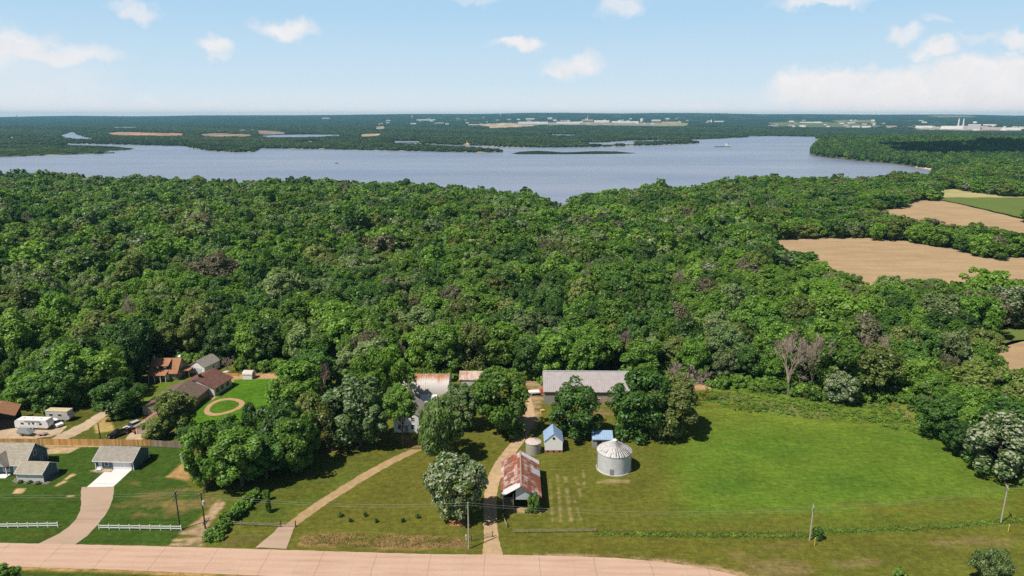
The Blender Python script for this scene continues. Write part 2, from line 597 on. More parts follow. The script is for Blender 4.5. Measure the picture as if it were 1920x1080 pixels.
M = {}
M['leaf_mid'] = leaf_mat('leaf_mid', (0.110, 0.225, 0.023), (0.146, 0.270, 0.032))
M['leaf_dark'] = leaf_mat('leaf_dark', (0.056, 0.137, 0.019), (0.083, 0.177, 0.027))
M['leaf_bright'] = leaf_mat('leaf_bright', (0.144, 0.272, 0.027), (0.179, 0.300, 0.040))
M['leaf_olive'] = leaf_mat('leaf_olive', (0.150, 0.208, 0.040), (0.192, 0.239, 0.059))
M['leaf_grey'] = leaf_mat('leaf_grey', (0.199, 0.280, 0.098), (0.234, 0.307, 0.118))
M['leaf_silver'] = leaf_mat('leaf_silver', (0.146, 0.255, 0.049), (0.167, 0.272, 0.060), (0.22, 0.28, 0.13), 0.28)
M['leaf_blossom'] = leaf_mat('leaf_blossom', (0.077, 0.157, 0.027), (0.094, 0.172, 0.034), (0.40, 0.43, 0.29), 0.33)
M['leaf_flecked'] = leaf_mat('leaf_flecked', (0.074, 0.157, 0.024), (0.090, 0.180, 0.032), (0.22, 0.28, 0.15), 0.32)
M['leaf_brown'] = leaf_mat('leaf_brown', (0.150, 0.155, 0.080), (0.185, 0.165, 0.105))
M['needle'] = leaf_mat('needle', (0.101, 0.140, 0.040), (0.116, 0.153, 0.045))
M['dead_wood'] = plain('dead_wood', (0.33, 0.255, 0.215), 0.9, 0.25)
M['bark'] = plain('bark', (0.11, 0.085, 0.06), 0.95, 0.3)
M['weed'] = leaf_mat('weed', (0.18, 0.30, 0.040), (0.21, 0.33, 0.05))
M['straw'] = leaf_mat('straw', (0.26, 0.20, 0.10), (0.30, 0.23, 0.12))


def cover_mat(name, bright=1.0, mow=False, far=False):
    """ground whose cover (grass, soil, sand) comes from its painted land cover"""
    m, t = new_mat(name)
    at = t.n('ShaderNodeAttribute', attribute_name='col').outputs['Color']
    ge = t.n('ShaderNodeNewGeometry').outputs['Position']
    if far:
        f = t.maprange(t.noise(ge, 0.006, 6, 0.62), 0.28, 0.72, 0.66, 1.4)
        f2 = t.maprange(t.noise(ge, 0.045, 3, 0.6), 0.25, 0.75, 0.45, 1.55)
        c = t.scalecol(at, t.math('MULTIPLY', f, f2))
        out_bsdf(t, c, 1.0, t.noise(ge, 0.05, 3), 8.0, spec=0.0)
        return m
    f = t.maprange(t.noise(ge, 0.09, 5, 0.62), 0.28, 0.72, 0.82, 1.2)
    f2 = t.maprange(t.noise(ge, 0.75, 5, 0.7), 0.25, 0.75, 0.60, 1.44)
    st = t.vmath('MULTIPLY', ge, (0.35, 1.6, 1))
    f3 = t.maprange(t.noise(st, 0.9, 4, 0.7), 0.25, 0.75, 0.76, 1.24)
    f4 = t.maprange(t.noise(ge, 2.6, 3, 0.7), 0.25, 0.75, 0.80, 1.20)
    fac = t.math('MULTIPLY', t.math('MULTIPLY', t.math('MULTIPLY', f, f2), f3), f4)
    c = t.scalecol(at, fac)
    dry = t.maprange(t.noise(st, 0.42, 6, 0.72), 0.56, 0.74, 0.0, 0.42)
    c = t.mix(dry, c, (0.19, 0.155, 0.05))
    out_bsdf(t, c, 1.0, t.noise(ge, 5.0, 4, 0.7), 0.25, spec=0.05)
    return m


M['ground'] = cover_mat('ground_cover', far=True)
M['lawn'] = cover_mat('lawn_cover')


def soil_mat(name, col, col2, wave=None, spots=None):
    m, t = new_mat(name)
    ge = t.n('ShaderNodeNewGeometry').outputs['Position']
    c = t.mix(t.maprange(t.noise(ge, 0.03, 6, 0.65), 0.35, 0.65), col, col2)
    if wave:
        q = t.vmath('MULTIPLY', ge, wave)
        c = t.scalecol(c, t.maprange(t.noise(q, 1.0, 4, 0.7), 0.3, 0.7, 0.85, 1.12))
    if spots:
        q = t.vmath('MULTIPLY', ge, spots[1])
        k = t.maprange(t.noise(q, 1.0, 5, 0.7), 0.56, 0.72, 0, 0.55)
        c = t.mix(k, c, spots[0])
    c = t.scalecol(c, t.maprange(t.noise(ge, 0.6, 4), 0.3, 0.7, 0.9, 1.1))
    out_bsdf(t, c, 1.0, spec=0.02)
    return m


M['tan'] = soil_mat('bare_field', (0.40, 0.29, 0.17), (0.36, 0.25, 0.15), (0.03, 0.16, 1), ((0.19, 0.175, 0.07), (0.010, 0.06, 1)))
M['green_field'] = soil_mat('green_field', (0.13, 0.17, 0.045), (0.11, 0.155, 0.04))
M['pale_field'] = soil_mat('pale_field', (0.30, 0.30, 0.10), (0.42, 0.36, 0.20), (0.01, 0.08, 1))


def paved(name, col, col2, joints=None, crack=0.0):
    m, t = new_mat(name)
    ge = t.n('ShaderNodeNewGeometry').outputs['Position']
    c = t.mix(t.maprange(t.noise(ge, 0.12, 5, 0.6), 0.35, 0.65), col, col2)
    c = t.scalecol(c, t.maprange(t.noise(ge, 2.2, 5, 0.7), 0.3, 0.7, 0.93, 1.06))
    st = t.vmath('MULTIPLY', ge, (0.07, 0.9, 1))
    c = t.scalecol(c, t.maprange(t.noise(st, 1.0, 4, 0.6), 0.5, 0.75, 1.0, 0.82))
    if joints:
        s = t.n('ShaderNodeSeparateXYZ', ins={0: ge})
        lat = t.math('ADD', s.outputs[1], t.math('MULTIPLY', s.outputs[0], 0.036))
        lat = t.math('ADD', lat, t.math('MULTIPLY', t.noise(ge, 0.05, 2), 0.8))
        wear = t.math('SINE', t.math('MULTIPLY', lat, 2 * math.pi / 1.85))
        c = t.scalecol(c, t.maprange(wear, -1, 1, 0.955, 1.02))
        blot = t.maprange(t.noise(t.vmath('MULTIPLY', ge, (0.10, 0.55, 1)), 1.0, 5, 0.65), 0.58, 0.72, 1.0, 0.84)
        c = t.scalecol(c, blot)
        jn = t.noise(ge, 0.35, 2)
        co = t.math('ADD', s.outputs[0], t.math('MULTIPLY', t.math('SUBTRACT', jn, 0.5), 0.5))
        fr = t.math('FRACT', t.math('DIVIDE', co, joints))
        line = t.maprange(t.math('ABSOLUTE', t.math('SUBTRACT', fr, 0.5)), 0.0, 0.11 / joints, 0.62, 1.0)
        fr2 = t.math('FRACT', t.math('DIVIDE', t.math('ADD', co, joints / 2.6), joints))
        line2 = t.maprange(t.math('ABSOLUTE', t.math('SUBTRACT', fr2, 0.5)), 0.0, 0.08 / joints, 0.86, 1.0)
        c = t.scalecol(c, t.math('MULTIPLY', line, line2))
    out_bsdf(t, c, 0.9, spec=0.12)
    return m


M['road'] = paved('road_concrete', (0.50, 0.335, 0.25), (0.53, 0.365, 0.275), 10.8)
M['drive'] = paved('driveway_gravel', (0.40, 0.29, 0.215), (0.44, 0.32, 0.24))
M['apron'] = paved('white_concrete', (0.70, 0.68, 0.67), (0.64, 0.62, 0.61))
M['track'] = soil_mat('track_dirt', (0.47, 0.335, 0.20), (0.40, 0.28, 0.17), (0.8, 0.8, 1), ((0.19, 0.16, 0.06), (0.45, 0.7, 1)))
M['path'] = soil_mat('path_dirt', (0.40, 0.275, 0.155), (0.33, 0.225, 0.125), (0.7, 0.7, 1), ((0.15, 0.135, 0.04), (0.6, 0.9, 1)))
M['yard'] = soil_mat('yard_gravel', (0.48, 0.38, 0.27), (0.40, 0.30, 0.20), (0.5, 0.5, 1))
M['clay'] = soil_mat('ring_clay', (0.44, 0.28, 0.16), (0.40, 0.25, 0.14))
M['mulch'] = soil_mat('mulch', (0.16, 0.14, 0.12), (0.22, 0.19, 0.16))

mw, t = new_mat('lake_water')
ge = t.n('ShaderNodeNewGeometry').outputs['Position']
st = t.vmath('MULTIPLY', ge, (0.0012, 0.005, 1))
band = t.maprange(t.noise(st, 1.0, 6, 0.65), 0.36, 0.66)
wc = t.mix(band, (0.185, 0.208, 0.295), (0.275, 0.29, 0.365))
rip = t.vmath('MULTIPLY', ge, (0.02, 0.09, 1))
wb = out_bsdf(t, wc, 0.28, t.noise(rip, 1.0, 6, 0.7), 0.9, spec=0.5)
wb.inputs['IOR'].default_value = 1.33
M['water'] = mw

M['white_paint'] = plain('white_paint', (0.80, 0.79, 0.78), 0.5, 0.05)
M['blue_siding'] = siding('blue_grey_siding', (0.115, 0.165, 0.215), 0.18)
M['light_siding'] = siding('light_siding', (0.74, 0.72, 0.72), 0.18)
M['grey_shingle'] = shingle('grey_shingle', (0.33, 0.30, 0.265))
M['tan_shingle'] = shingle('tan_shingle', (0.38, 0.34, 0.28))
M['brown_shingle'] = shingle('brown_shingle', (0.185, 0.13, 0.105))
M['red_shingle'] = shingle('red_shingle', (0.19, 0.095, 0.078), 0.3)
M['pink_shingle'] = shingle('pink_shingle', (0.36, 0.19, 0.15))
M['orange_shingle'] = shingle('orange_shingle', (0.40, 0.205, 0.115))
M['glass'] = plain('window_glass', (0.03, 0.035, 0.045), 0.08, 0.05, spec=0.8)
M['dark'] = plain('dark_opening', (0.012, 0.012, 0.012), 0.9, 0.1)
M['bin_metal'] = siding('galvanised_wall', (0.58, 0.59, 0.615), 0.42, 2, 0.86, 0.5)
M['bin_wall_old'] = siding('old_galvanised_wall', (0.40, 0.385, 0.36), 0.5, 2, 0.55, 0.5, (0.33, 0.25, 0.19))
M['grey_boards'] = siding('weathered_boards', (0.30, 0.28, 0.26), 0.22, 0, 0.6, 0.9)
M['metal_boards'] = siding('pale_metal_panel', (0.52, 0.54, 0.57), 0.3, 1, 0.7, 0.5)
M['lilac_metal'] = siding('lilac_metal_roof', (0.37, 0.335, 0.345), 0.6, 0, 0.86, 0.5)
def board_mat(name, c1, c2):
    m, t = new_mat(name)
    ge = t.n('ShaderNodeNewGeometry')
    c = t.mix(t.noise(ge.outputs['Position'], 0.25, 4), c1, c2)
    c = t.scalecol(c, t.maprange(ge.outputs['Random Per Island'], 0, 1, 0.70, 1.25))
    out_bsdf(t, c, 0.9, spec=0.1)
    return m


M['fence_new'] = board_mat('new_cedar', (0.56, 0.29, 0.10), (0.60, 0.36, 0.16))
M['fence_old'] = board_mat('aged_cedar', (0.26, 0.20, 0.16), (0.32, 0.25, 0.20))
M['old_wood'] = plain('weathered_wood', (0.27, 0.23, 0.175), 0.95, 0.3)
M['pole_dark'] = plain('creosote_pole', (0.055, 0.045, 0.04), 0.95, 0.25)
M['pole_grey'] = plain('grey_pole', (0.40, 0.36, 0.31), 0.95, 0.25)
M['wire'] = plain('wire', (0.30, 0.30, 0.28), 0.5, 0.05)
M['blue_roof'] = siding('blue_roof', (0.27, 0.39, 0.57), 0.5, 0, 0.85, 0.5)
M['brick'] = plain('red_brick', (0.33, 0.145, 0.09), 0.9, 0.3, 6)
M['pink_brick'] = plain('pink_brick', (0.42, 0.31, 0.26), 0.9, 0.2, 5)
M['stone'] = plain('stained_block', (0.40, 0.28, 0.21), 0.95, 0.25, 2)
M['barn_red_roof'] = rusty('rusty_barn_roof', (0.60, 0.52, 0.48), (0.31, 0.095, 0.055), 0, 0.38, 0.56, 0.42, (1.5, 0.22, 1), 0.22)
M['quonset'] = rusty('quonset_metal', (0.66, 0.62, 0.60), (0.45, 0.20, 0.10), 0, 0.55, 0.82, 0.35, (1.6, 0.25, 0.3), 0, (3.3, 5.6, -0.12, 0.24))
M['shed_rust'] = rusty('small_shed_roof', (0.62, 0.55, 0.50), (0.42, 0.20, 0.12), 0, 0.45, 0.65, 0.3, (2.0, 0.4, 1))
M['white_metal'] = plain('white_metal', (0.78, 0.77, 0.76), 0.4, 0.06)
M['tan_fabric'] = plain('tan_roof', (0.52, 0.44, 0.28), 0.8, 0.08)
M['black_paint'] = plain('black_car_paint', (0.012, 0.012, 0.014), 0.2, 0.05, spec=0.6)
M['silver_paint'] = plain('silver_car_paint', (0.45, 0.47, 0.50), 0.3, 0.05, spec=0.6)
M['red_paint'] = plain('red_paint', (0.42, 0.09, 0.06), 0.4, 0.15)
M['rubber'] = plain('rubber', (0.02, 0.02, 0.02), 0.9, 0.1)
M['cover'] = plain('grey_tarpaulin', (0.20, 0.215, 0.23), 0.8, 0.15)
M['yellow'] = plain('yellow_paint', (0.70, 0.55, 0.10), 0.6, 0.05)
M['steel'] = plain('dark_steel', (0.10, 0.10, 0.11), 0.5, 0.15)
M['far_white'] = plain('far_white', (0.78, 0.76, 0.74), 0.8, 0.05)
M['far_grey'] = plain('far_grey', (0.50, 0.49, 0.48), 0.8, 0.05)
M['far_pink'] = plain('far_pink', (0.55, 0.40, 0.34), 0.8, 0.05)
M['sand'] = plain('sand', (0.50, 0.37, 0.25), 1.0, 0.15, 0.02)

#@@GROUND@@
# ------------------------------------------------------------------ the ground sheet
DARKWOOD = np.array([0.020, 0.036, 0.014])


def paint(col, u, v, poly, c, feather=3.0, amount=1.0, grow=0.0):
    k = sstep(-feather, feather, sdist(u, v, poly) + grow) * amount
    return col * (1 - k[:, None]) + np.asarray(c)[None, :] * k[:, None]


azs = np.concatenate([np.linspace(-180, -52, 26)[:-1], np.linspace(-52, -43, 20)[:-1], np.linspace(-43, 43, 820), np.linspace(43, 52, 20)[1:], np.linspace(52, 180, 26)[1:-1]])
azs = np.radians(azs)
rs = np.concatenate([np.geomspace(4, 90, 14)[:-1], np.geomspace(90, 15600, 640)])
A_, R_ = np.meshgrid(azs, rs)
gx, gy = (np.sin(A_) * R_).ravel(), (np.cos(A_) * R_).ravel()
gz = height(gx, gy)
na, nr = len(azs), len(rs)
ii = np.arange(nr - 1)[:, None] * na
jj = np.arange(na)[None, :]
j2 = (jj + 1) % na
faces = np.stack([ii + jj, ii + j2, ii + na + j2, ii + na + jj], -1).reshape(-1, 4)
gu, gv = pxy(gx, np.maximum(gy, 20), gz)
gu, gv = gu.copy(), gv.copy()
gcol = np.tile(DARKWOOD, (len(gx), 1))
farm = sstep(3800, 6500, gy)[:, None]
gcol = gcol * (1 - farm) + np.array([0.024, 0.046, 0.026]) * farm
# plain country on the far rise: pale fields and clearings in the woods
pat = wav(gx, gy, 900, 31) * wav(gx, gy, 380, 33)
town = sstep(0.25, 0.55, pat) * sstep(6000, 7500, gy) * (1 - sstep(11500, 12500, gy)) * sstep(700, 900, gu)
gcol = gcol * (1 - 0.6 * town[:, None]) + np.array([0.16, 0.18, 0.09]) * 0.6 * town[:, None]
FAR_LOTS = [  # px outline, colour
    ([(196, 250), (225, 247.5), (300, 249.5), (345, 250), (345, 253.5), (290, 254.5), (240, 253.5), (205, 252)], (0.48, 0.29, 0.19)),
    ([(365, 252), (400, 250), (470, 252), (480, 255), (400, 256)], (0.38, 0.26, 0.19)),
    ([(480, 244), (520, 246.5), (560, 250), (500, 251.5), (480, 250)], (0.30, 0.23, 0.18)),
    ([(660, 255), (690, 251), (715, 250), (716, 253.5), (690, 256)], (0.42, 0.34, 0.22)),
    ([(866, 272), (872, 265), (881, 265), (882, 273), (874, 275)], (0.60, 0.38, 0.24)),
    ([(880, 234), (920, 232), (960, 230.5), (1000, 232), (1000, 236), (950, 238.5), (915, 240), (915, 236)], (0.50, 0.40, 0.28)),
    ([(960, 230.5), (1100, 229), (1290, 231), (1290, 234), (1240, 236), (1100, 234), (970, 234)], (0.33, 0.30, 0.24)),
    ([(1240, 230), (1290, 231), (1285, 236), (1225, 236)], (0.32, 0.32, 0.16)),
    ([(700, 238), (722, 236), (724, 240), (706, 242)], (0.40, 0.33, 0.22)),
    ([(1440, 230), (1500, 228), (1600, 231), (1680, 238), (1560, 238), (1450, 236)], (0.17, 0.19, 0.10)),
    ([(1560, 226), (1640, 225), (1640, 229), (1575, 230)], (0.24, 0.22, 0.12)),
    ([(1700, 239), (1780, 237), (1920, 239), (1920, 245), (1800, 244), (1720, 242)], (0.40, 0.36, 0.31)),
    ([(1780, 256), (1840, 254), (1900, 257), (1850, 259), (1800, 259)], (0.16, 0.19, 0.07)),
    ([(1740, 217), (1810, 216.5), (1830, 219), (1760, 219.5)], (0.26, 0.24, 0.14)),
]
far_ok = gy > 1300
for poly, c in FAR_LOTS:
    k = (sdist(gu, gv, poly) > -0.3 + 1.5 * np.abs(wav(gx, gy, 260, 61)) * wav(gx, gy, 120, 62)) & far_ok
    gcol[k] = np.array(c) * (0.80 + 0.22 * wav(gx[k], gy[k], 150, 63))[:, None]
spit = sdist(gx, gy, LAKE)
shore = (spit < 0) & (spit > -26) & (gy > 1300)
gcol[shore] = np.array([0.085, 0.095, 0.050])
beach = (spit < 0) & (spit > -9) & (gy > 1900) & (gx < 700) & (wav(gx, gy, 300, 91) > -.1)
gcol[beach] = np.array([0.34, 0.29, 0.20])
marsh = sstep(-10, 10, sdist(gu, gv, [(-300, 272), (45, 270), (250, 275), (250, 284), (0, 292), (-300, 296)])) * far_ok
gcol = gcol * (1 - marsh[:, None]) + np.array([0.055, 0.085, 0.028]) * marsh[:, None]
for pts_, c in (([(1712, 311), (1752, 316), (1752, 320), (1720, 316)], (0.42, 0.33, 0.25)),):
    k = (sdist(gu, gv, pts_) > 0) & far_ok
    gcol[k] = np.array(c)
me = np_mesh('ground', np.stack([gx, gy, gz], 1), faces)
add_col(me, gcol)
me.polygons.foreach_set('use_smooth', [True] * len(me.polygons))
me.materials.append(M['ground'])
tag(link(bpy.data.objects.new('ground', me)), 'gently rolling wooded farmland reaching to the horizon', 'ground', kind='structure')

# the lake itself
me = np_mesh('water', [(-9000, 500, LAKE_Z), (9000, 500, LAKE_Z), (9000, 6500, LAKE_Z), (-9000, 6500, LAKE_Z)], np.array([[0, 1, 2, 3]]))
me.materials.append(M['water'])
tag(link(bpy.data.objects.new('water', me)), 'wide calm grey blue lake beyond the woods', 'lake', kind='structure')

# ------------------------------------------------------------------ lawn sheet of the settled strip
nx, ny = 1000, 400
lx = np.linspace(-178, 190, nx)
ly = np.linspace(84, 236, ny)
LX, LY = [q.ravel() for q in np.meshgrid(lx, ly)]
lu, lv = pxy(LX, LY)
base = np.tile(np.array([0.118, 0.124, 0.020]), (len(LX), 1))        # rough farm grass
G_DARK, G_BRIGHT, DRY, DIRT, SAND = (0.048, 0.090, 0.013), (0.106, 0.172, 0.019), (0.200, 0.155, 0.062), (0.360, 0.250, 0.145), (0.460, 0.345, 0.200)
FLOOR = (0.028, 0.042, 0.009)


def grain(cx, cy, seed):
    r_ = np.random.default_rng(seed)
    gxx, gyy = np.arange(nx) / cx, np.arange(ny) / cy
    g_ = r_.random((int(ny / cy) + 3, int(nx / cx) + 3))
    ix, iy = gxx.astype(int), gyy.astype(int)
    fx_, fyy = gxx - ix, gyy - iy
    fx_, fyy = fx_ * fx_ * (3 - 2 * fx_), fyy * fyy * (3 - 2 * fyy)
    a_ = g_[iy][:, ix] * (1 - fx_) + g_[iy][:, ix + 1] * fx_
    b_ = g_[iy + 1][:, ix] * (1 - fx_) + g_[iy + 1][:, ix + 1] * fx_
    return (a_ * (1 - fyy)[:, None] + b_ * fyy[:, None]).ravel()


GRAIN = (grain(26, 7, 1) * .4 + grain(11, 3, 2) * .35 + grain(4, 1.6, 3) * .25)


def pl(poly, c, f=3.0, a=1.0):
    global base
    k = sstep(-f, f, sdist(lu, lv, poly) + (GRAIN - .5) * f * 1.6) * a
    if a < 1.0:
        k = k * np.clip((GRAIN - .5) * 4.5 + .85, 0, 1.25)
    k = np.clip(k, 0, 1)[:, None]
    base = base * (1 - k) + np.asarray(c)[None, :] * k


pl([(-400, 1019), (-400, 826), (290, 834), (345, 836), (345, 900), (395, 945), (318, 1022), (100, 1022)], G_DARK, 3)
pl([(545, 985), (790, 845), (880, 870), (870, 1000), (560, 1010)], (0.125, 0.122, 0.021), 30, 0.7)
pl([(380, 925), (600, 865), (740, 830), (740, 850), (540, 975), (430, 985)], (0.085, 0.112, 0.017), 18, 0.8)
pl([(1245, 850), (1330, 780), (1660, 775), (1780, 830), (1910, 905), (1910, 970), (1560, 995), (1280, 985)], G_BRIGHT, 46, 1.0)
pl([(1300, 760), (1330, 720), (1500, 735), (1700, 760), (1760, 820), (1600, 800), (1350, 790)], (0.14, 0.20, 0.024), 14, 0.95)
for q in ([(1330, 830), (1480, 815), (1520, 850), (1380, 870)], [(1500, 900), (1640, 880), (1700, 910), (1560, 930)], [(1640, 800), (1740, 810), (1760, 850), (1660, 840)], [(1290, 900), (1400, 890), (1420, 930), (1300, 940)]):
    pl(q, (0.070, 0.142, 0.016), 26, 0.6)
pl([(1270, 975), (1920, 930), (2100, 930), (2100, 960), (1920, 962), (1520, 990), (1280, 992)], (0.135, 0.135, 0.022), 16, 0.7)
pl([(930, 1005), (1300, 1006), (1500, 1010), (1920, 990), (2200, 985), (2200, 1250), (1480, 1250), (1400, 1080), (1200, 1042), (960, 1036)], (0.125, 0.120, 0.020), 8, 0.9)
pl([(1560, 1030), (1920, 1000), (2200, 1000), (2200, 1200), (1500, 1200)], (0.125, 0.145, 0.022), 30, 0.8)
for q in ([(1360, 1030), (1500, 1025), (1480, 1045), (1380, 1048)], [(1740, 1015), (1850, 1005), (1830, 1020), (1760, 1030)], [(1560, 1045), (1660, 1040), (1640, 1062), (1580, 1066)],
          [(1400, 1062), (1500, 1056), (1520, 1072), (1430, 1078)], [(1840, 1018), (1900, 1012), (1890, 1024)]):
    pl(q, DRY, 14, 0.75)
pl([(1010, 700), (1325, 715), (1330, 740), (1310, 760), (1020, 770)], (0.120, 0.135, 0.019), 10, 0.7)
pl([(355, 778), (400, 735), (430, 705), (520, 704), (520, 760), (460, 830), (380, 810)], (0.072, 0.165, 0.012), 3, 1.0)          # fresh lawn behind the long house
pl([(260, 752), (300, 715), (360, 705), (352, 716), (300, 746), (275, 762)], (0.120, 0.175, 0.020), 4, 1.0)
pl([(-300, 745), (60, 740), (260, 735), (260, 830), (-300, 830)], (0.085, 0.100, 0.017), 8, 0.9)
pl([(172, 785), (205, 782), (215, 806), (180, 812)], (0.400, 0.290, 0.110), 2, 1.0)
pl([(80, 838), (150, 839), (130, 850), (85, 852)], SAND, 1.2)
pl([(82, 833), (190, 836), (190, 838), (84, 837)], SAND, 1.0)
for q in ([(104, 910), (120, 901), (126, 903), (106, 912)], [(120, 898), (136, 888), (142, 890), (124, 900)], [(24, 925), (30, 916), (49, 916), (42, 925)], [(126, 929), (138, 929), (139, 931.5), (126, 931.5)]):
    pl(q, (0.500, 0.340, 0.180), 1.0)
pl([(312, 894), (345, 868), (352, 870), (356, 902), (340, 900)], (0.400, 0.250, 0.100), 3)
for q, a in (([(240, 935), (300, 918), (395, 905), (330, 930), (250, 945)], .6), ([(245, 955), (290, 948), (292, 962), (250, 965)], .9), ([(300, 945), (410, 925), (400, 950), (310, 965)], .7), ([(215, 950), (240, 945), (235, 955), (222, 958)], .6), ([(240, 902), (300, 890), (290, 900), (250, 912)], .4)):
    pl(q, (0.200, 0.145, 0.055), 9, a)
pl([(335, 1000), (375, 975), (398, 950), (412, 936), (420, 944), (400, 972), (386, 992), (378, 1022), (318, 1022)], (0.42, 0.29, 0.185), 4, 0.97)
pl([(570, 1003), (700, 1000), (870, 1010), (880, 1030), (700, 1030), (560, 1022)], (0.250, 0.165, 0.065), 5, 0.95)
pl([(-400, 1004), (60, 1000), (150, 1004), (60, 1012), (-400, 1012)], (0.090, 0.090, 0.015), 6, 0.5)
pl([(410, 1010), (480, 1000), (500, 1010), (480, 1020), (420, 1022)], (0.130, 0.110, 0.035), 6, 0.6)
pl([(-400, 1061), (0, 1062), (200, 1066), (420, 1076), (600, 1088), (420, 1084), (200, 1074), (0, 1068), (-400, 1068)], (0.400, 0.250, 0.100), 2, 0.9)
pl([(-400, 1070), (0, 1070), (200, 1075), (420, 1085), (420, 1300), (-400, 1300)], (0.060, 0.090, 0.014), 2)
pl([(560, 885), (620, 862), (740, 850), (700, 862), (600, 905)], (0.110, 0.110, 0.020), 8, 0.5)
for (u0, v0, u1, v1, wd) in ((1045, 890, 1052, 985, 2.0), (1060, 895, 1072, 990, 3.0), (1078, 895, 1090, 930, 3.0), (1031, 900, 1037, 985, 1.5), (1093, 870, 1096, 915, 2.0), (1075, 930, 1092, 985, 1.6), (1120, 902, 1180, 902, 3.0)):
    dx, dy = v1 - v0, u0 - u1
    q = math.hypot(dx, dy)
    dx, dy = dx / q * wd, dy / q * wd
    pl([(u0 + dx, v0 + dy), (u1 + dx, v1 + dy), (u1 - dx, v1 - dy), (u0 - dx, v0 - dy)], (0.270, 0.215, 0.095), 2.5, 0.8)
pl([(1000, 1037), (1150, 1042), (1260, 1049), (1345, 1062), (1430, 1083), (1500, 1120), (1480, 1150), (1390, 1090), (1325, 1071), (1250, 1060), (1150, 1052), (1000, 1047)], (0.36, 0.25, 0.13), 4, 0.85)
pl([(948, 950), (1016, 952), (1012, 962), (952, 966)], DIRT, 4, 0.8)
pl([(845, 972), (868, 972), (872, 985), (845, 986)], (0.380, 0.170, 0.090), 3)
pl([(985, 700), (1018, 700), (1018, 745), (1005, 800), (975, 820), (960, 830), (970, 790), (990, 765), (985, 735)], (0.360, 0.245, 0.150), 6, 0.85)
pl([(1080, 762), (1160, 760), (1155, 780), (1090, 775)], (0.260, 0.180, 0.090), 6, 0.7)
pl([(1290, 722), (1335, 722), (1332, 730), (1295, 730)], (0.420, 0.250, 0.150), 3)
pl([(1340, 735), (1420, 750), (1560, 775), (1540, 785), (1420, 765), (1345, 750)], (0.220, 0.210, 0.090), 6, 0.7)
pl([(600, 835), (625, 830), (640, 845), (600, 850)], (0.240, 0.160, 0.070), 6, 0.6)
pl([(735, 815), (760, 815), (795, 840), (760, 840)], (0.300, 0.190, 0.100), 5, 0.7)
pl([(1670, 760), (1700, 765), (1720, 790), (1690, 795)], (0.220, 0.190, 0.070), 5, 0.7)
pl([(400, 705), (440, 703), (500, 700), (525, 702), (525, 710), (440, 712), (425, 728), (398, 750), (390, 745), (415, 722)], (0.420, 0.270, 0.150), 2)
me = np_mesh('lawn', np.stack([LX, LY, np.zeros_like(LX)], 1),
             (np.arange(ny - 1)[:, None, None] * nx + np.arange(nx - 1)[None, :, None] + np.array([0, 1, nx + 1, nx])[None, None, :]).reshape(-1, 4))
# shade of the woods' own floor, brown leaf litter under the trees
add_col(me, base)
me.materials.append(M['lawn'])
tag(link(bpy.data.objects.new('lawn', me)), 'mown lawns, rough grass and bare patches along the road', 'grass ground', kind='structure')


def sheet(name, pts, mat, label, cat, z, jitter=0.0, step=1.2):
    """flat paved or bare patch from an outline in photo pixels"""
    world = [P(u, v, 0) for u, v in pts]
    out = []
    r = random.Random(hash(name) % 1000 if False else len(pts) * 31)
    for a, b in zip(world, world[1:] + world[:1]):
        n = max(1, int((b - a).length / step))
        nrm = Vector((-(b - a).y, (b - a).x, 0)).normalized()
        for i in range(n):
            q = a.lerp(b, i / n) + nrm * r.uniform(-jitter, jitter)
            out.append((q.x, q.y, z))
    me = bpy.data.meshes.new(name)
    me.from_pydata(out, [], [tuple(range(len(out)))])
    me.update()
    me.materials.append(mat)
    if me.polygons[0].normal.z < 0:
        me.flip_normals()
    return tag(link(bpy.data.objects.new(name, me)), label, cat, kind='structure')


def ribbon(pts, widths, n=14):
    """smooth track outline (photo px) from a centre line with widths in px"""
    c = [(np.array(p, float)) for p in pts]
    L, Rr = [], []
    for i in range(len(c) - 1):
        p0, p1, p2, p3 = c[max(i - 1, 0)], c[i], c[i + 1], c[min(i + 2, len(c) - 1)]
        for k in range(n):
            s = k / n
            q = 0.5 * ((2 * p1) + (-p0 + p2) * s + (2 * p0 - 5 * p1 + 4 * p2 - p3) * s * s + (-p0 + 3 * p1 - 3 * p2 + p3) * s ** 3)
            wd = widths[i] * (1 - s) + widths[i + 1] * s
            L.append((q[0] - wd / 2, q[1]))
            Rr.append((q[0] + wd / 2, q[1]))
    return L + Rr[::-1]


sheet('road', [(-500, 1012), (0, 1018), (250, 1023), (500, 1030), (800, 1039), (1000, 1041), (1150, 1046), (1250, 1054), (1330, 1067), (1400, 1084), (1450, 1110), (1500, 1160), (1540, 1260),
               (1400, 1260), (1340, 1190), (1250, 1140), (1120, 1112), (960, 1100), (700, 1090), (500, 1080), (200, 1067.5), (0, 1062), (-500, 1056)], M['road'], 'pale pinkish concrete road along the front', 'road', 0.016, 0.06)
sheet('driveway', [(153, 913.5), (214, 913.5), (212, 935), (206, 950), (196, 967), (180, 987), (164, 1004), (142, 1020), (140, 1021.5), (70, 1020.2), (90, 1011), (110, 1001), (128, 988), (143, 973), (151, 957),
                   (152, 940), (151, 924)], M['drive'], 'curving pinkish gravel driveway from the road to the garage', 'driveway', 0.012, 0.08)
sheet('concrete_apron', [(163, 913.2), (212, 913.2), (251, 877), (207, 875)], M['apron'], 'bright white concrete apron before the garage door', 'concrete apron', 0.020)
sheet('farm_track', ribbon([(924, 1046), (921, 1010), (919, 965), (920, 925), (929, 890), (950, 855), (972, 826), (990, 795), (993, 770), (986, 742)], [44, 27, 25, 24, 25, 26, 24, 20, 18, 16]),
      M['track'], 'sandy farm track winding past the rusty barn', 'farm track', 0.010, 0.10, 1.0)
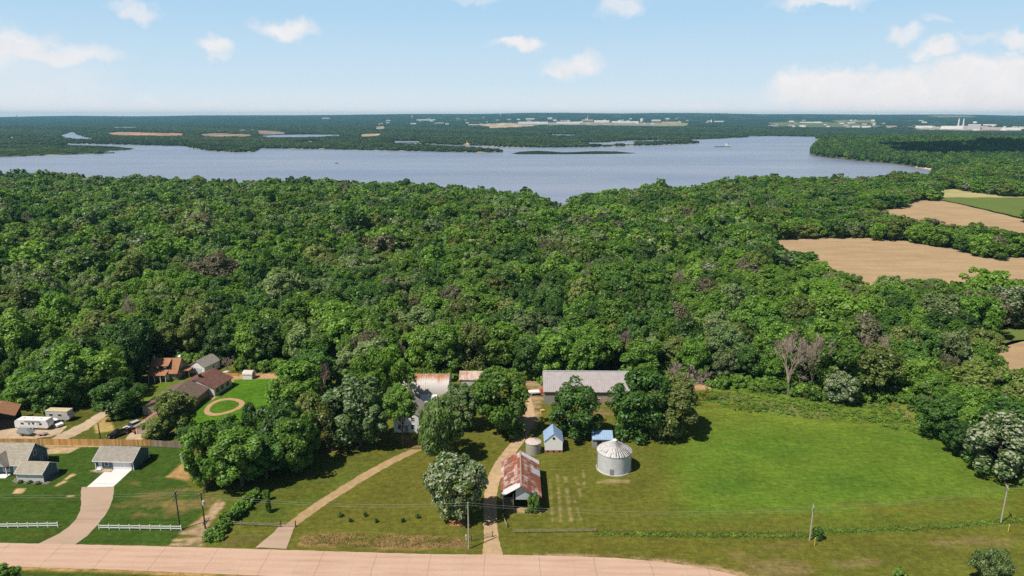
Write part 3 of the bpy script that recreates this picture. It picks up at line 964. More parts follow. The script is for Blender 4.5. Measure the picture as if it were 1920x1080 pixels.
sheet('dirt_path', ribbon([(545, 985), (600, 945), (680, 895), (740, 862), (783, 842)], [24, 25, 25, 25, 22]), M['path'], 'straight worn dirt path across the grass to the white house', 'dirt path', 0.008, 0.14, 0.9)
sheet('path_mouth', [(478, 1027), (505, 1005), (527, 984), (555, 984), (548, 1000), (537, 1028.5)], M['drive'], 'gravel mouth of the dirt path at the road', 'path', 0.014, 0.2)
sheet('gravel_yard', [(84, 828), (120, 810), (150, 795), (180, 778), (205, 762), (215, 770), (190, 785), (165, 805), (130, 822), (110, 829)], M['yard'], 'pale gravel lane behind the wooden fence', 'gravel lane', 0.010, 0.35, 0.8)
sheet('parking_ground', [(-20, 815), (30, 795), (110, 790), (125, 800), (110, 815), (60, 824), (-10, 828)], M['yard'], 'pale gravel parking ground round the trailer', 'gravel ground', 0.006, 0.3, 0.8)
sheet('parking_pad', [(232, 828), (245, 812), (265, 800), (280, 806), (276, 829)], M['yard'], 'pale concrete pad by the pickup', 'parking pad', 0.010, 0.2)
sheet('side_path', [(262, 762), (295, 749), (330, 728), (352, 712), (358, 714), (330, 735), (300, 756), (280, 770)], M['yard'], 'pale path beside the long brown house', 'path', 0.010, 0.2)


def ring(px, rx0, ry0, rx1, ry1):
    vs, fs = [], []
    c = P(*px)
    n = 60
    for i in range(n):
        a = 2 * math.pi * i / n
        k = 1 + 0.05 * math.sin(3 * a + 1)
        vs += [(c.x + rx0 * k * math.cos(a), c.y + ry0 * k * math.sin(a), 0.012), (c.x + rx1 * k * math.cos(a), c.y + ry1 * k * math.sin(a), 0.012)]
    for i in range(n):
        a, b = 2 * i, 2 * ((i + 1) % n)
        fs.append((a, b, b + 1, a + 1))
    return vs, fs


vs, fs = ring((420, 762), 5.5, 6.4, 4.0, 4.7)
o = MB().add(vs, [f[::-1] for f in fs]).build('dirt_ring', M['clay'])
tag(o, 'orange clay ring track worn into the fresh lawn', 'dirt ring', kind='structure')
sheet('garage_walk', [(166, 882), (206, 876), (204, 884), (190, 888), (172, 885)], M['mulch'], 'grey gravel strip in front of the garage porch', 'gravel strip', 0.010)
sheet('planting_bed', [(22, 902), (28, 896), (82, 903), (108, 888), (112, 892), (88, 908), (30, 906)], M['mulch'], 'grey gravel bed round the house wing', 'planting bed', 0.010)


def draped(name, pts, mat, label, cat):
    world = [P(u, v, 0.0) for u, v in pts]
    out = []
    for a, b in zip(world, world[1:] + world[:1]):
        n = max(1, int((b - a).length / 8))
        for i in range(n):
            q = a.lerp(b, i / n)
            out.append((q.x + random.uniform(-1, 1), q.y + random.uniform(-1, 1)))
    arr = np.array(out)
    zs = height(arr[:, 0], arr[:, 1])
    me = bpy.data.meshes.new(name)
    zt = float(zs.max()) + 0.12
    me.from_pydata([(x, y, zt) for x, y in out], [], [tuple(range(len(out)))])
    me.update()
    if me.polygons[0].normal.z < 0:
        me.flip_normals()
    me.materials.append(mat)
    return tag(link(bpy.data.objects.new(name, me)), label, cat, kind='structure')


draped('bare_field', FIELD_A, M['tan'], 'tan bare crop field enclosed by woods', 'field')
draped('bare_field', FIELD_B, M['tan'], 'farther tan bare crop field behind the tree strip', 'field')
draped('green_field', FIELD_C, M['green_field'], 'flat green crop field at the far right', 'field')
draped('pale_field', FIELD_D, M['pale_field'], 'pale yellow grass strip beyond the green crop field', 'field')
draped('bare_field', FIELD_E, M['tan'], 'tan clearing cut into the woods at the right edge', 'field')
draped('grass_clearing', FIELD_E2, M['green_field'], 'green grass margin of the clearing at the right edge', 'grass')

# ------------------------------------------------------------------ trees: leaf-sized faces gathered in clumps
def unit(a):
    return a / np.maximum(np.linalg.norm(a, axis=1, keepdims=True), 1e-6)


def leaf_cloud(seed, rad, z0, z1, nclump, nleaf, leaf, style='round'):
    r = np.random.default_rng(seed)
    cz, hz = (z0 + z1) / 2, (z1 - z0) / 2
    d = unit(r.normal(size=(nclump, 3)) + np.array([0, 0, 0.25]))
    k = r.uniform(0.40, 0.88, (nclump, 1)) ** 0.8
    if style == 'tall':
        env = np.array([rad * 0.85, rad * 0.85, hz])
    elif style == 'spread':
        env = np.array([rad * 1.1, rad * 1.1, hz * 0.92])
    else:
        env = np.array([rad, rad, hz])
    lop = 1 + 0.22 * np.sin(np.arctan2(d[:, 1], d[:, 0]) * 2 + r.uniform(0, 6)) + 0.14 * np.sin(np.arctan2(d[:, 1], d[:, 0]) * 3 + r.uniform(0, 6))
    cen = d * k * env
    cen[:, :2] *= lop[:, None]
    if style == 'edge':
        lw = cen[:, 2] < 0.1 * hz
        th = np.arctan2(cen[:, 1], cen[:, 0])
        rr = rad * r.uniform(.30, .84, nclump)
        cen[lw, 0] = (np.cos(th) * rr)[lw]
        cen[lw, 1] = (np.sin(th) * rr)[lw]
    elif style != 'tall':
        low = cen[:, 2] < -0.25 * hz
        cen[low, :2] *= 0.86
    rc = rad * r.uniform(0.15, 0.40, nclump) * (50 / max(nclump, 20)) ** 0.25
    rc[r.random(nclump) < 0.2] *= 0.7
    ci = np.repeat(np.arange(nclump), nleaf)
    n = len(ci)
    out = unit(cen + 1e-3)[ci]
    ld = unit(r.normal(size=(n, 3)) + out * 0.55 + np.array([0, 0, 0.25]))
    pos = cen[ci] + ld * (rc[ci] * r.uniform(0.45, 1.06, n) ** 0.6)[:, None] * np.array([1, 1, 0.85])
    pos[:, :2] *= rad / np.percentile(np.hypot(pos[:, 0], pos[:, 1]), 97)
    lo_, hi_ = np.percentile(pos[:, 2], (0.5, 99.7))
    pos[:, 2] = (pos[:, 2] - lo_) / (hi_ - lo_) * (z1 - z0) + z0
    if style == 'willow':
        nrm = unit(ld * 0.8 + r.normal(size=(n, 3)) * 0.6)
    else:
        nrm = unit(ld * 0.85 + r.normal(size=(n, 3)) * 0.48 + np.array([0, 0, 0.50]))
    tmp = unit(r.normal(size=(n, 3)))
    if style == 'willow':
        tmp = unit(tmp * 0.5 + np.array([0.35, 0, -0.9]))
    a = unit(np.cross(nrm, tmp))
    b = np.cross(nrm, a)
    s = leaf * r.uniform(0.6, 1.35, n)[:, None]
    asp = 0.36 if style == 'willow' else 0.62
    v = np.stack([pos - b * s, pos + a * s * asp + nrm * s * 0.12, pos + b * s, pos - a * s * asp + nrm * s * 0.12], 1).reshape(-1, 3)
    return v, np.arange(n * 4).reshape(-1, 4)


def leaf_mesh(name, *a, **k):
    v, f = leaf_cloud(*a, **k)
    return np_mesh(name, v, f)


def trunk_mesh(name, seed, h, r0, spread, n=6, nlimb=6):
    r = random.Random(seed)
    m = MB()
    lean = Vector((r.uniform(-.4, .4), r.uniform(-.4, .4), 0))
    pts = [Vector((0, 0, -0.3)), Vector((0, 0, h * 0.2)) + lean * .3, Vector((0, 0, h * .45)) + lean * .7, Vector((0, 0, h * .78)) + lean]
    m.tube(pts[0], pts[1], r0 * 1.35, r0 * .95, n).tube(pts[1], pts[2], r0 * .95, r0 * .7, n).tube(pts[2], pts[3], r0 * .7, r0 * .2, n)
    for i in range(nlimb):
        a = i * 2.4 + r.uniform(-.4, .4)
        s = pts[1].lerp(pts[2], i / nlimb)
        e = s + Vector((math.cos(a) * spread * .62, math.sin(a) * spread * .62, h * r.uniform(.16, .34)))
        mid = s.lerp(e, .5) + Vector((0, 0, -h * .03))
        m.path([s, mid, e], r0 * .42, r0 * .1, 5)
    me = bpy.data.meshes.new(name)
    me.from_pydata(m.v, [], m.f)
    me.update()
    me.materials.append(M['bark'])
    return me


def bare_mesh(name, seed, h, spread, r0=0.24, depth=4, twigs=3, start=0.25):
    """leafless tree: forked limbs down to twigs"""
    r = random.Random(seed)
    m = MB()

    def grow(p, d, ln, rad, lev):
        q = p + d * ln
        m.tube(p, q, rad, rad * .62, 5 if lev > 1 else 3, caps=False)
        if lev == 0:
            return
        for _ in range(twigs + (1 if lev < 3 else 0)):
            nd = (d * .8 + Vector((r.gauss(0, .5), r.gauss(0, .5), r.gauss(.12, .3)))).normalized()
            grow(p.lerp(q, r.uniform(.55, 1)), nd, ln * r.uniform(.55, .8), max(rad * .55, .028), lev - 1)
    grow(Vector((0, 0, -.2)), Vector((r.uniform(-.1, .1), 0, 1)).normalized(), h * start, r0, 1)
    base = Vector((0, 0, h * start * .8))
    for i in range(5):
        a = i * 1.26 + r.uniform(-.3, .3)
        grow(base + Vector((0, 0, r.uniform(-.2, .4) * h * start)), Vector((math.cos(a) * spread, math.sin(a) * spread, r.uniform(.7, 1.4))).normalized(), h * .27, r0 * .6, depth)
    me = bpy.data.meshes.new(name)
    v = np.array([tuple(q) for q in m.v])
    v[:, 2] *= h / v[:, 2].max()
    me.from_pydata([tuple(q) for q in v], [], m.f)
    me.update()
    me.materials.append(M['dead_wood'])
    return me


def conifer_mesh(name, seed, h, rad, z0=2.2):
    r = np.random.default_rng(seed)
    P_, A_ = [], []
    for z in np.linspace(z0, h, 26):
        k = 1 - (z - z0) / (h - z0 + .3)
        for a in r.uniform(0, 6.28, 7):
            L = rad * (k * .9 + .1) * r.uniform(.6, 1.1)
            for s in np.linspace(.15, 1, 9):
                for _ in range(3):
                    P_.append((math.cos(a) * L * s + r.normal(0, .12), math.sin(a) * L * s + r.normal(0, .12), z - L * .32 * s * s + r.normal(0, .1)))
    pos = np.array(P_)
    n = len(pos)
    nrm = unit(r.normal(size=(n, 3)) * .7 + np.array([0, 0, .6]))
    a = unit(np.cross(nrm, unit(r.normal(size=(n, 3)))))
    b = np.cross(nrm, a)
    s = r.uniform(.18, .36, n)[:, None]
    v = np.stack([pos - b * s, pos + a * s * .4, pos + b * s, pos - a * s * .4], 1).reshape(-1, 3)
    return np_mesh(name, v, np.arange(n * 4).reshape(-1, 4))


SHAPES = ['round', 'spread', 'tall', 'round', 'spread', 'round']
H0, R0 = 13.0, 5.4                                   # size of the pattern trees
CROWN_HI = [leaf_mesh('crown', 100 + i, R0, 1.6, H0, 78, 130, 0.33, SHAPES[i]) for i in range(6)]
CROWN_WILLOW = [leaf_mesh('crown', 140 + i, R0, 1.4, H0, 76, 130, 0.42, 'willow') for i in range(2)]
CROWN_EDGE = [leaf_mesh('crown', 160 + i, R0, 0.2, H0, 80, 130, 0.33, 'edge') for i in range(3)]
TRUNKS = [trunk_mesh('trunk', 200 + i, H0, 0.34, R0) for i in range(3)]
for me_ in CROWN_HI + CROWN_WILLOW + CROWN_EDGE:
    me_.materials.append(M['leaf_mid'])
BARE = [bare_mesh('branches', 300, 11, .55), bare_mesh('branches', 301, 12, .8), bare_mesh('branches', 302, 9, 1.3, .2, 4, 3, .12)]


def make_tree(name, loc, h, wid, mat, label, group=None, shape=None, rot=None, trunk=True, cat='tree', lift=0.0):
    """thing with crown and trunk; h and wid in metres"""
    o = empty(name, loc, random.uniform(0, 6.28) if rot is None else rot, label, cat, group)
    me = shape if shape is not None else random.choice(CROWN_HI)
    cr = bpy.data.objects.new('crown', me)
    link(cr, o)
    cr.material_slots[0].link = 'OBJECT'
    cr.material_slots[0].material = mat
    cr.scale = (wid / (1.94 * R0), wid / (1.94 * R0) * random.uniform(.9, 1.1), h / H0 * (1 - lift))
    cr.location = (0, 0, h * lift)
    if trunk:
        tr = bpy.data.objects.new('trunk', random.choice(TRUNKS))
        link(tr, o)
        tr.scale = (wid / (2.1 * R0), wid / (2.1 * R0), h / H0)
    return o


def px_size(u, vb, vt, wpx_):
    """foot, height and width of a tree seen at photo pixels"""
    p = P(u, vb)
    b = (540 - vt) / F
    z = CAM_H + p.y * (-math.sin(PITCH) + b * math.cos(PITCH)) / (math.cos(PITCH) + b * math.sin(PITCH))
    dep = p.y * math.cos(PITCH) + (CAM_H - z / 2) * math.sin(PITCH)
    return p, z, wpx_ * dep / F


YARD = [  # name, foot u,v, top v, width px, crown material, shape, label
    ('flowering_tree', 858, 974, 851, 104, 'leaf_blossom', CROWN_HI[0], 'white-flowering round tree beside the farm track near the road'),
    ('broadleaf_tree', 828, 866, 752, 100, 'leaf_silver', CROWN_WILLOW[0], 'pale silvery-leaved tree in front of the white house'),
    ('broadleaf_tree', 867, 806, 722, 62, 'leaf_flecked', CROWN_HI[3], 'small dark grey-green tree between the arched barn and the track'),
    ('broadleaf_tree', 934, 834, 697, 98, 'leaf_mid', CROWN_EDGE[1], 'large green tree left of the farm track below the small rusty shed'),
    ('broadleaf_tree', 1080, 836, 720, 92, 'leaf_dark', CROWN_EDGE[0], 'dark green tree leaning over the white blue-roofed shed'),
    ('broadleaf_tree', 1198, 836, 696, 104, 'leaf_dark', CROWN_EDGE[1], 'big dark green tree in front of the grey barn right end'),
    ('broadleaf_tree', 1256, 835, 715, 104, 'leaf_olive', CROWN_EDGE[2], 'olive rounded tree behind the big grain bin to its right'),
    ('broadleaf_tree', 1205, 765, 684, 60, 'leaf_mid', CROWN_HI[2], 'green tree rising behind the grey barn right gable'),
    ('broadleaf_tree', 730, 768, 650, 84, 'leaf_bright', CROWN_WILLOW[1], 'tall bright willowy tree behind the white house'),
    ('broadleaf_tree', 676, 835, 706, 118, 'leaf_flecked', CROWN_HI[1], 'broad grey-flecked tree left of the white house'),
    ('broadleaf_tree', 702, 780, 668, 84, 'leaf_bright', CROWN_WILLOW[0], 'bright green tree filling the gap left of the arched barn'),
    ('broadleaf_tree', 756, 838, 722, 56, 'leaf_mid', CROWN_HI[2], 'slim young tree close before the white house wall'),
    ('spruce_tree', 623, 846, 752, 50, 'needle', None, 'thin brownish spruce with bare lower trunk on the grass slope'),
    ('broadleaf_tree', 588, 836, 738, 64, 'leaf_olive', CROWN_HI[5], 'dull olive tree left of the thin spruce'),
    ('broadleaf_tree', 632, 822, 735, 70, 'leaf_dark', CROWN_HI[0], 'dark tree in the shade behind the thin spruce'),
    ('broadleaf_tree', 557, 802, 683, 100, 'leaf_mid', CROWN_EDGE[1], 'large green tree at the right end of the fresh lawn'),
    ('broadleaf_tree', 590, 760, 655, 90, 'leaf_dark', CROWN_EDGE[0], 'tall dark tree behind the large tree beside the fresh lawn'),
    ('broadleaf_tree', 528, 880, 757, 92, 'leaf_dark', CROWN_EDGE[2], 'dark tree in the middle of the cluster below the clay ring'),
    ('broadleaf_tree', 565, 884, 778, 84, 'leaf_mid', CROWN_HI[3], 'green tree at the right end of the cluster by the grass slope'),
    ('broadleaf_tree', 455, 932, 806, 96, 'leaf_mid', CROWN_EDGE[1], 'big leafy tree at the cluster front beside the wires'),
    ('broadleaf_tree', 388, 915, 800, 84, 'leaf_mid', CROWN_HI[4], 'fresh green tree at the lawn edge by the white arbour'),
    ('broadleaf_tree', 432, 900, 795, 74, 'leaf_dark', CROWN_EDGE[0], 'dark tree behind the fresh green tree at the lawn edge'),
    ('broadleaf_tree', 500, 915, 822, 86, 'leaf_dark', CROWN_EDGE[1], 'shadowed tree at the lower right of the cluster'),
    ('broadleaf_tree', 470, 814, 756, 34, 'leaf_dark', CROWN_HI[2], 'small upright dark tree on the lawn right of the clay ring'),
    ('broadleaf_tree', 430, 836, 780, 46, 'leaf_mid', CROWN_EDGE[1], 'small bushy tree just below the clay ring'),
    ('broadleaf_tree', 334, 830, 735, 66, 'leaf_olive', CROWN_EDGE[1], 'dusty green tree before the long brown roof'),
    ('broadleaf_tree', 294, 834, 786, 46, 'leaf_olive', CROWN_EDGE[2], 'low dusty shrubby tree at the end of the pink gable'),
    ('broadleaf_tree', 356, 838, 796, 44, 'leaf_dark', CROWN_EDGE[0], 'small dark tree at the old fence end'),
    ('broadleaf_tree', 224, 792, 716, 80, 'leaf_dark', CROWN_EDGE[1], 'round dark tree beside the gravel lane'),
    ('broadleaf_tree', 60, 772, 696, 74, 'leaf_mid', CROWN_EDGE[0], 'green tree directly behind the dark shed and trailer'),
    ('broadleaf_tree', 115, 780, 692, 84, 'leaf_dark', CROWN_EDGE[1], 'dark green tree behind the trailer right end'),
    ('broadleaf_tree', 164, 768, 690, 74, 'leaf_mid', CROWN_EDGE[2], 'green tree over the upper end of the gravel lane'),
    ('broadleaf_tree', 256, 726, 618, 52, 'leaf_dark', CROWN_EDGE[0], 'tall dark tree at the left wall of the dormer house'),
    ('conifer_tree', 366, 672, 585, 44, 'leaf_olive', CROWN_EDGE[0], 'tall brownish columnar tree behind the white gabled shed'),
    ('flowering_tree', 1868, 893, 774, 128, 'leaf_blossom', CROWN_HI[1], 'large cream-flowering tree beside the bright field, right edge'),
    ('flowering_tree', 1578, 757, 700, 54, 'leaf_blossom', CROWN_HI[2], 'small cream-flowering tree at the wood edge by the weeds'),
    ('flowering_tree', 1896, 612, 538, 92, 'leaf_blossom', CROWN_HI[4], 'cream-flowering tree above the right edge clearing'),
    ('broadleaf_tree', 1772, 842, 745, 90, 'leaf_dark', CROWN_EDGE[1], 'dark tree left of the large cream-flowering tree'),
    ('broadleaf_tree', 1808, 872, 790, 80, 'leaf_dark', CROWN_EDGE[2], 'dark low tree at the foot of the large cream-flowering tree'),
]
for (nm, u, vb, vt, wp, mt, shp, lab) in YARD:
    if any(shp is q for q in CROWN_EDGE):
        vb -= .2 * wp                                # the crown's skirt hangs in front of its foot
    p, h, wd = px_size(u, vb, vt, wp)
    if nm == 'spruce_tree':
        o = empty(nm, p, 0.4, lab, 'tree')
        me_ = conifer_mesh('crown', 5, h, wd / 2, 3.0)
        me_.materials.append(M[mt])
        link(bpy.data.objects.new('crown', me_), o)
        MB().tube((0, 0, -.2), (0, 0, h * .96), .2, .04, 7).build('trunk', M['bark'], o)
        continue
    make_tree(nm, p, h, wd * 1.04, M[mt], lab, shape=shp, lift=.42 if 'slim young' in lab else 0.0)

for (u, vb, vt, wp, k, lab) in [(1283, 752, 682, 106, 2, 'bare grey spreading thicket tree at the end of the long barn'),
                                (1476, 742, 622, 70, 0, 'tall bare pale dead tree at the wood edge behind the weeds'),
                                (1520, 735, 618, 60, 1, 'second bare dead tree just right of the tall pale one'),
                                (1640, 715, 625, 100, 2, 'wide bare pinkish dead tree among the green right of the dead pair'),
                                (1595, 690, 622, 60, 1, 'bare twiggy treetop left of the wide pinkish dead tree'),
                                (1735, 790, 738, 26, 0, 'thin bare tree in the corner of the bright field'),
                                (428, 700, 668, 24, 1, 'small bare pinkish tree behind the fresh lawn'),
                                (752, 690, 634, 24, 1, 'bare brown treetop above the tall willowy tree'),
                                (608, 755, 672, 44, 1, 'bare-branched tree between the dark trees by the fresh lawn'),
                                (1350, 590, 532, 46, 2, 'bare grey treetop deep in the wood below the tan field'),
                                (1405, 555, 494, 42, 2, 'bare pinkish treetop just below the tan field'),
                                (1010, 505, 470, 30, 2, 'bare grey treetop in the middle of the wood'),
                                (880, 615, 565, 36, 2, 'bare dark treetop in the wood above the arched barn')]:
    p, h, wd = px_size(u, vb, vt, wp)
    o = empty('dead_tree', p, random.uniform(0, 6), lab, 'dead tree')
    b = bpy.data.objects.new('branches', BARE[k])
    link(b, o)
    d = {0: 8.0, 1: 10.0, 2: 12.0}[k]
    b.scale = (wd / d, wd / d, h / {0: 11, 1: 12, 2: 9}[k])

# ------------------------------------------------------------------ the wood
FRONT = [(-700, 800), (-300, 790), (0, 752), (60, 750), (130, 752), (200, 748), (255, 726), (275, 690), (340, 682), (400, 672), (430, 684), (480, 690), (530, 692), (570, 700), (640, 712),
         (690, 716), (750, 714), (790, 713), (845, 713), (856, 704), (925, 704), (950, 708), (1008, 712), (1014, 717), (1190, 717), (1200, 714), (1250, 706), (1330, 718), (1400, 724), (1450, 730), (1560, 745), (1640, 748),
         (1680, 744), (1705, 762), (1740, 792), (1780, 830), (1830, 868), (1900, 895), (1960, 918), (2100, 975), (2600, 1100)]
fu, fv = np.array([q[0] for q in FRONT], float), np.array([q[1] for q in FRONT], float)


def fields_clear(u, v, m=0.0):
    ok = np.ones(u.shape, bool)
    v = v - 5.0 * (v < 560)
    for poly in (FIELD_A, FIELD_B, FIELD_C, FIELD_D, FIELD_E, FIELD_E2):
        ok &= sdist(u, v, poly) < -m
    return ok


pts = []
y = 130.0
row = 0
while y < 1330:
    step = 8.6 if y < 500 else 9.4
    xs = np.arange(-1.0 * y - 60, 1.0 * y + 60, step) + (row % 2) * step / 2
    pts.append(np.stack([xs + rng.uniform(-2.6, 2.6, len(xs)), np.full(len(xs), y) + rng.uniform(-2.6, 2.6, len(xs))], 1))
    y += step * .87
    row += 1
pts = np.concatenate(pts)
tx, ty = pts[:, 0], pts[:, 1]
tz = height(tx, ty)
tu, tv = pxy(tx, ty, tz)
ok = (tv < np.interp(tu, fu, fv)) & fields_clear(tu, tv, 1.5) & (tu > -420) & (tu < 2350)
eyv = edge_y(np.clip(tu, -900, 1740))
ok &= (ty < eyv + rng.uniform(0, 22, len(tx))) | (tu > 1735)
ok &= ~((tu > 1735) & (ty > 1280))
ok &= (tz > LAKE_Z + .6)
yard_xy = np.array([tuple(o.location[:2]) for o in bpy.data.objects if o.get('category') in ('tree', 'dead tree')])
for q in yard_xy:
    ok &= (tx - q[0]) ** 2 + (ty - q[1]) ** 2 > 4.2 ** 2
ok &= ~((rng.random(len(tx)) < .05) & (ty < 700))
tx, ty, tz, tu, tv = tx[ok], ty[ok], tz[ok], tu[ok], tv[ok]
NTREE = len(tx)
SPECIES = ['leaf_mid', 'leaf_dark', 'leaf_bright', 'leaf_olive', 'leaf_grey', 'leaf_flecked', 'leaf_brown', 'leaf_blossom', 'dead']
ADJ = {'leaf_mid': 'mid-green', 'leaf_dark': 'dark green', 'leaf_bright': 'bright green', 'leaf_olive': 'olive', 'leaf_grey': 'pale grey-green', 'leaf_flecked': 'grey-flecked', 'leaf_brown': 'brownish',
       'leaf_blossom': 'cream-flowering', 'dead': 'bare'}
lowf = wav(tx, ty, 130, 51)
lowg = wav(tx, ty, 70, 52)
wts = np.stack([0.36 + 0 * lowf, 0.26 - .20 * lowf, 0.15 + .18 * lowf, 0.10 - .07 * lowg, 0.055 + .05 * lowg, 0.055 + .03 * lowg, 0.028 + .03 * lowg, 0.012 + 0 * lowf, 0.011 + 0 * lowf], 1)
left = np.exp(-((tu - 90) / 150) ** 2 - ((tv - 640) / 70) ** 2)
wts[:, 2] += left * .8
wts[:, 4] += left * .25
bl = np.exp(-((tu - 1185) / 30) ** 2 - ((tv - 478) / 34) ** 2)
wts[:, 7] += bl * .9
wts[:, 4] += np.exp(-((tu - 1060) / 40) ** 2 - ((tv - 495) / 30) ** 2) * .7
wts = np.clip(wts, .002, 1)
cum = np.cumsum(wts / wts.sum(1, keepdims=True), 1)
sp = (rng.random(NTREE)[:, None] > cum).sum(1).clip(0, 8)
scl = rng.normal(1.0, .15, NTREE).clip(.66, 1.42) * (1 + .10 * wav(tx, ty, 45, 58))
big = rng.random(NTREE) < .10
scl[big] *= 1.2
hgt = 14.4 * scl * rng.uniform(.88, 1.12, NTREE)
wid_ = 13.4 * scl * rng.uniform(.86, 1.18, NTREE)
hgt *= 1 - .12 * sstep(500, 900, ty)
hgt *= 1 - .30 * sstep(1400, 1500, tu) * sstep(610, 560, tv)
hgt *= 1 - .35 * np.exp(-((tu - 1052) / 40) ** 2) * sstep(430, 400, tv)

# the nearest trees in view are things of their own
dist = np.hypot(tx, ty)
inview = (tu > -25) & (tu < 1945) & (tv < 1120)
order = np.argsort(np.where(inview, dist, 1e9))
NEAR = order[:250]
near_set = np.zeros(NTREE, bool)
near_set[NEAR] = True
MARKS = [(-60, 130, 'behind the white trailer'), (130, 262, 'above the gravel lane'), (262, 345, 'behind the dormer house'), (345, 425, 'behind the white gabled shed'),
         (425, 532, 'behind the fresh lawn'), (532, 640, 'behind the fresh lawn tree cluster'), (640, 755, 'behind the tall willowy tree'), (755, 850, 'behind the arched barn'),
         (850, 930, 'behind the small rusty shed'), (930, 1015, 'behind the farm track end'), (1015, 1105, 'behind the grey barn left half'), (1105, 1190, 'behind the grey barn right half'),
         (1190, 1330, 'behind the bare thicket'), (1330, 1450, 'behind the tall weeds'), (1450, 1560, 'beside the dead tree pair'), (1560, 1700, 'behind the weedy field corner'),
         (1700, 1800, 'at the bright field corner'), (1800, 2000, 'by the right photo edge')]
ORD = ['first', 'second', 'third', 'fourth', 'fifth', 'sixth', 'seventh', 'eighth', 'ninth', 'tenth', 'eleventh', 'twelfth', 'thirteenth', 'fourteenth']
keys = {}
front_y = {}
for i in NEAR:
    fy = P(tu[i], float(np.interp(tu[i], fu, fv))).y
    dpt = ty[i] - fy
    rowname = 'at wood edge' if dpt < 9 else ('in second row' if dpt < 18 else ('in third row' if dpt < 28 else 'deep in wood'))
    mk = next((m_[2] for m_ in MARKS if m_[0] <= tu[i] < m_[1]), 'by the right photo edge')
    keys.setdefault((SPECIES[sp[i]], rowname, mk), []).append(i)
for (s_, rowname, mk), ids in keys.items():
    ids.sort(key=lambda i: tu[i])
    for k, i in enumerate(ids):
        a = ADJ[s_]
        rn = rowname
        lab = f'{a} tree {rn} {mk}' if len(ids) == 1 else f'{ORD[k]} {a} tree from left {rn} {mk}'
        loc = Vector((tx[i], ty[i], tz[i] if ty[i] > 240 else 0.0))
        if s_ == 'dead':
            o = empty('dead_tree', loc, random.uniform(0, 6), lab, 'dead tree', 'trees of the wood behind the farm')
            b = bpy.data.objects.new('branches', BARE[1])
            link(b, o)
            b.scale = (1, 1, hgt[i] / 12)
        else:
            edge = rowname == 'at wood edge'
            make_tree('flowering_tree' if s_ == 'leaf_blossom' else 'broadleaf_tree', loc, hgt[i], wid_[i] * .88, M[s_], lab, 'trees of the wood behind the farm',
                      shape=random.choice(CROWN_EDGE if edge else CROWN_HI + CROWN_EDGE[:1]))

# pattern trees for the thousands farther off (kept out of the scene itself)
pat = bpy.data.collections.new('tree_patterns')
PATS = {}


def pattern(key, me_, mat):
    me2 = me_.copy()
    me2.materials.clear()
    me2.materials.append(mat)
    o = bpy.data.objects.new('pattern_%03d' % len(PATS), me2)
    pat.objects.link(o)
    PATS[key] = len(PATS)


CROWN_MID = [leaf_mesh('crown_mid', 400 + i, R0, 1.0, H0, 48, 62, 0.54, SHAPES[i]) for i in range(4)]
CROWN_LO = [leaf_mesh('crown_low', 430 + i, R0, 1.0, H0, 32, 34, 0.86, SHAPES[i]) for i in range(3)]
for s_ in SPECIES[:-1]:
    for k in range(4):
        pattern((s_, 'hi', k), CROWN_HI[k], M[s_])
        pattern((s_, 'mid', k), CROWN_MID[k], M[s_])
    for k in range(3):
        pattern((s_, 'lo', k), CROWN_LO[k], M[s_])
pattern(('dead', 'hi', 0), BARE[1], M['dead_wood'])
BLOB = [leaf_mesh('copse', 450 + i, 15, 0.0, 10.5, 40, 16, 2.3, 'spread') for i in range(3)]
M['leaf_far'] = leaf_mat('leaf_far', (0.065, 0.115, 0.032), (0.095, 0.145, 0.045))
M['leaf_far_dark'] = leaf_mat('leaf_far_dark', (0.036, 0.075, 0.022), (0.048, 0.090, 0.026))
for k in range(3):
    pattern(('far', k), BLOB[k], M['leaf_far'])
    pattern(('fardark', k), BLOB[k], M['leaf_far_dark'])
BUSH = [leaf_mesh('bush', 470 + i, 1.6, -0.2, 2.4, 14, 60, 0.26, 'round') for i in range(2)]
for k in range(2):
    pattern(('bush_mid', k), BUSH[k], M['leaf_mid'])
    pattern(('bush_weed', k), BUSH[k], M['weed'])


def instance_group():
    ng = bpy.data.node_groups.new('scatter', 'GeometryNodeTree')
    ng.interface.new_socket('Geometry', in_out='INPUT', socket_type='NodeSocketGeometry')
    ng.interface.new_socket('Geometry', in_out='OUTPUT', socket_type='NodeSocketGeometry')
    N, Lk = ng.nodes, ng.links
    gi, go = N.new('NodeGroupInput'), N.new('NodeGroupOutput')
    ci = N.new('GeometryNodeCollectionInfo')
    ci.inputs['Collection'].default_value = pat
    ci.inputs['Separate Children'].default_value = True
    ci.inputs['Reset Children'].default_value = True
    ip = N.new('GeometryNodeInstanceOnPoints')
    ip.inputs['Pick Instance'].default_value = True

    def attr(nm, ty_):
        a = N.new('GeometryNodeInputNamedAttribute')
        a.data_type = ty_
        a.inputs['Name'].default_value = nm
        return a.outputs['Attribute']
    Lk.new(gi.outputs[0], ip.inputs['Points'])
    Lk.new(ci.outputs[0], ip.inputs['Instance'])
    Lk.new(attr('pick', 'INT'), ip.inputs['Instance Index'])
    Lk.new(attr('rot', 'FLOAT_VECTOR'), ip.inputs['Rotation'])
    Lk.new(attr('size', 'FLOAT_VECTOR'), ip.inputs['Scale'])
    Lk.new(ip.outputs[0], go.inputs[0])
    return ng


SCATTER = instance_group()


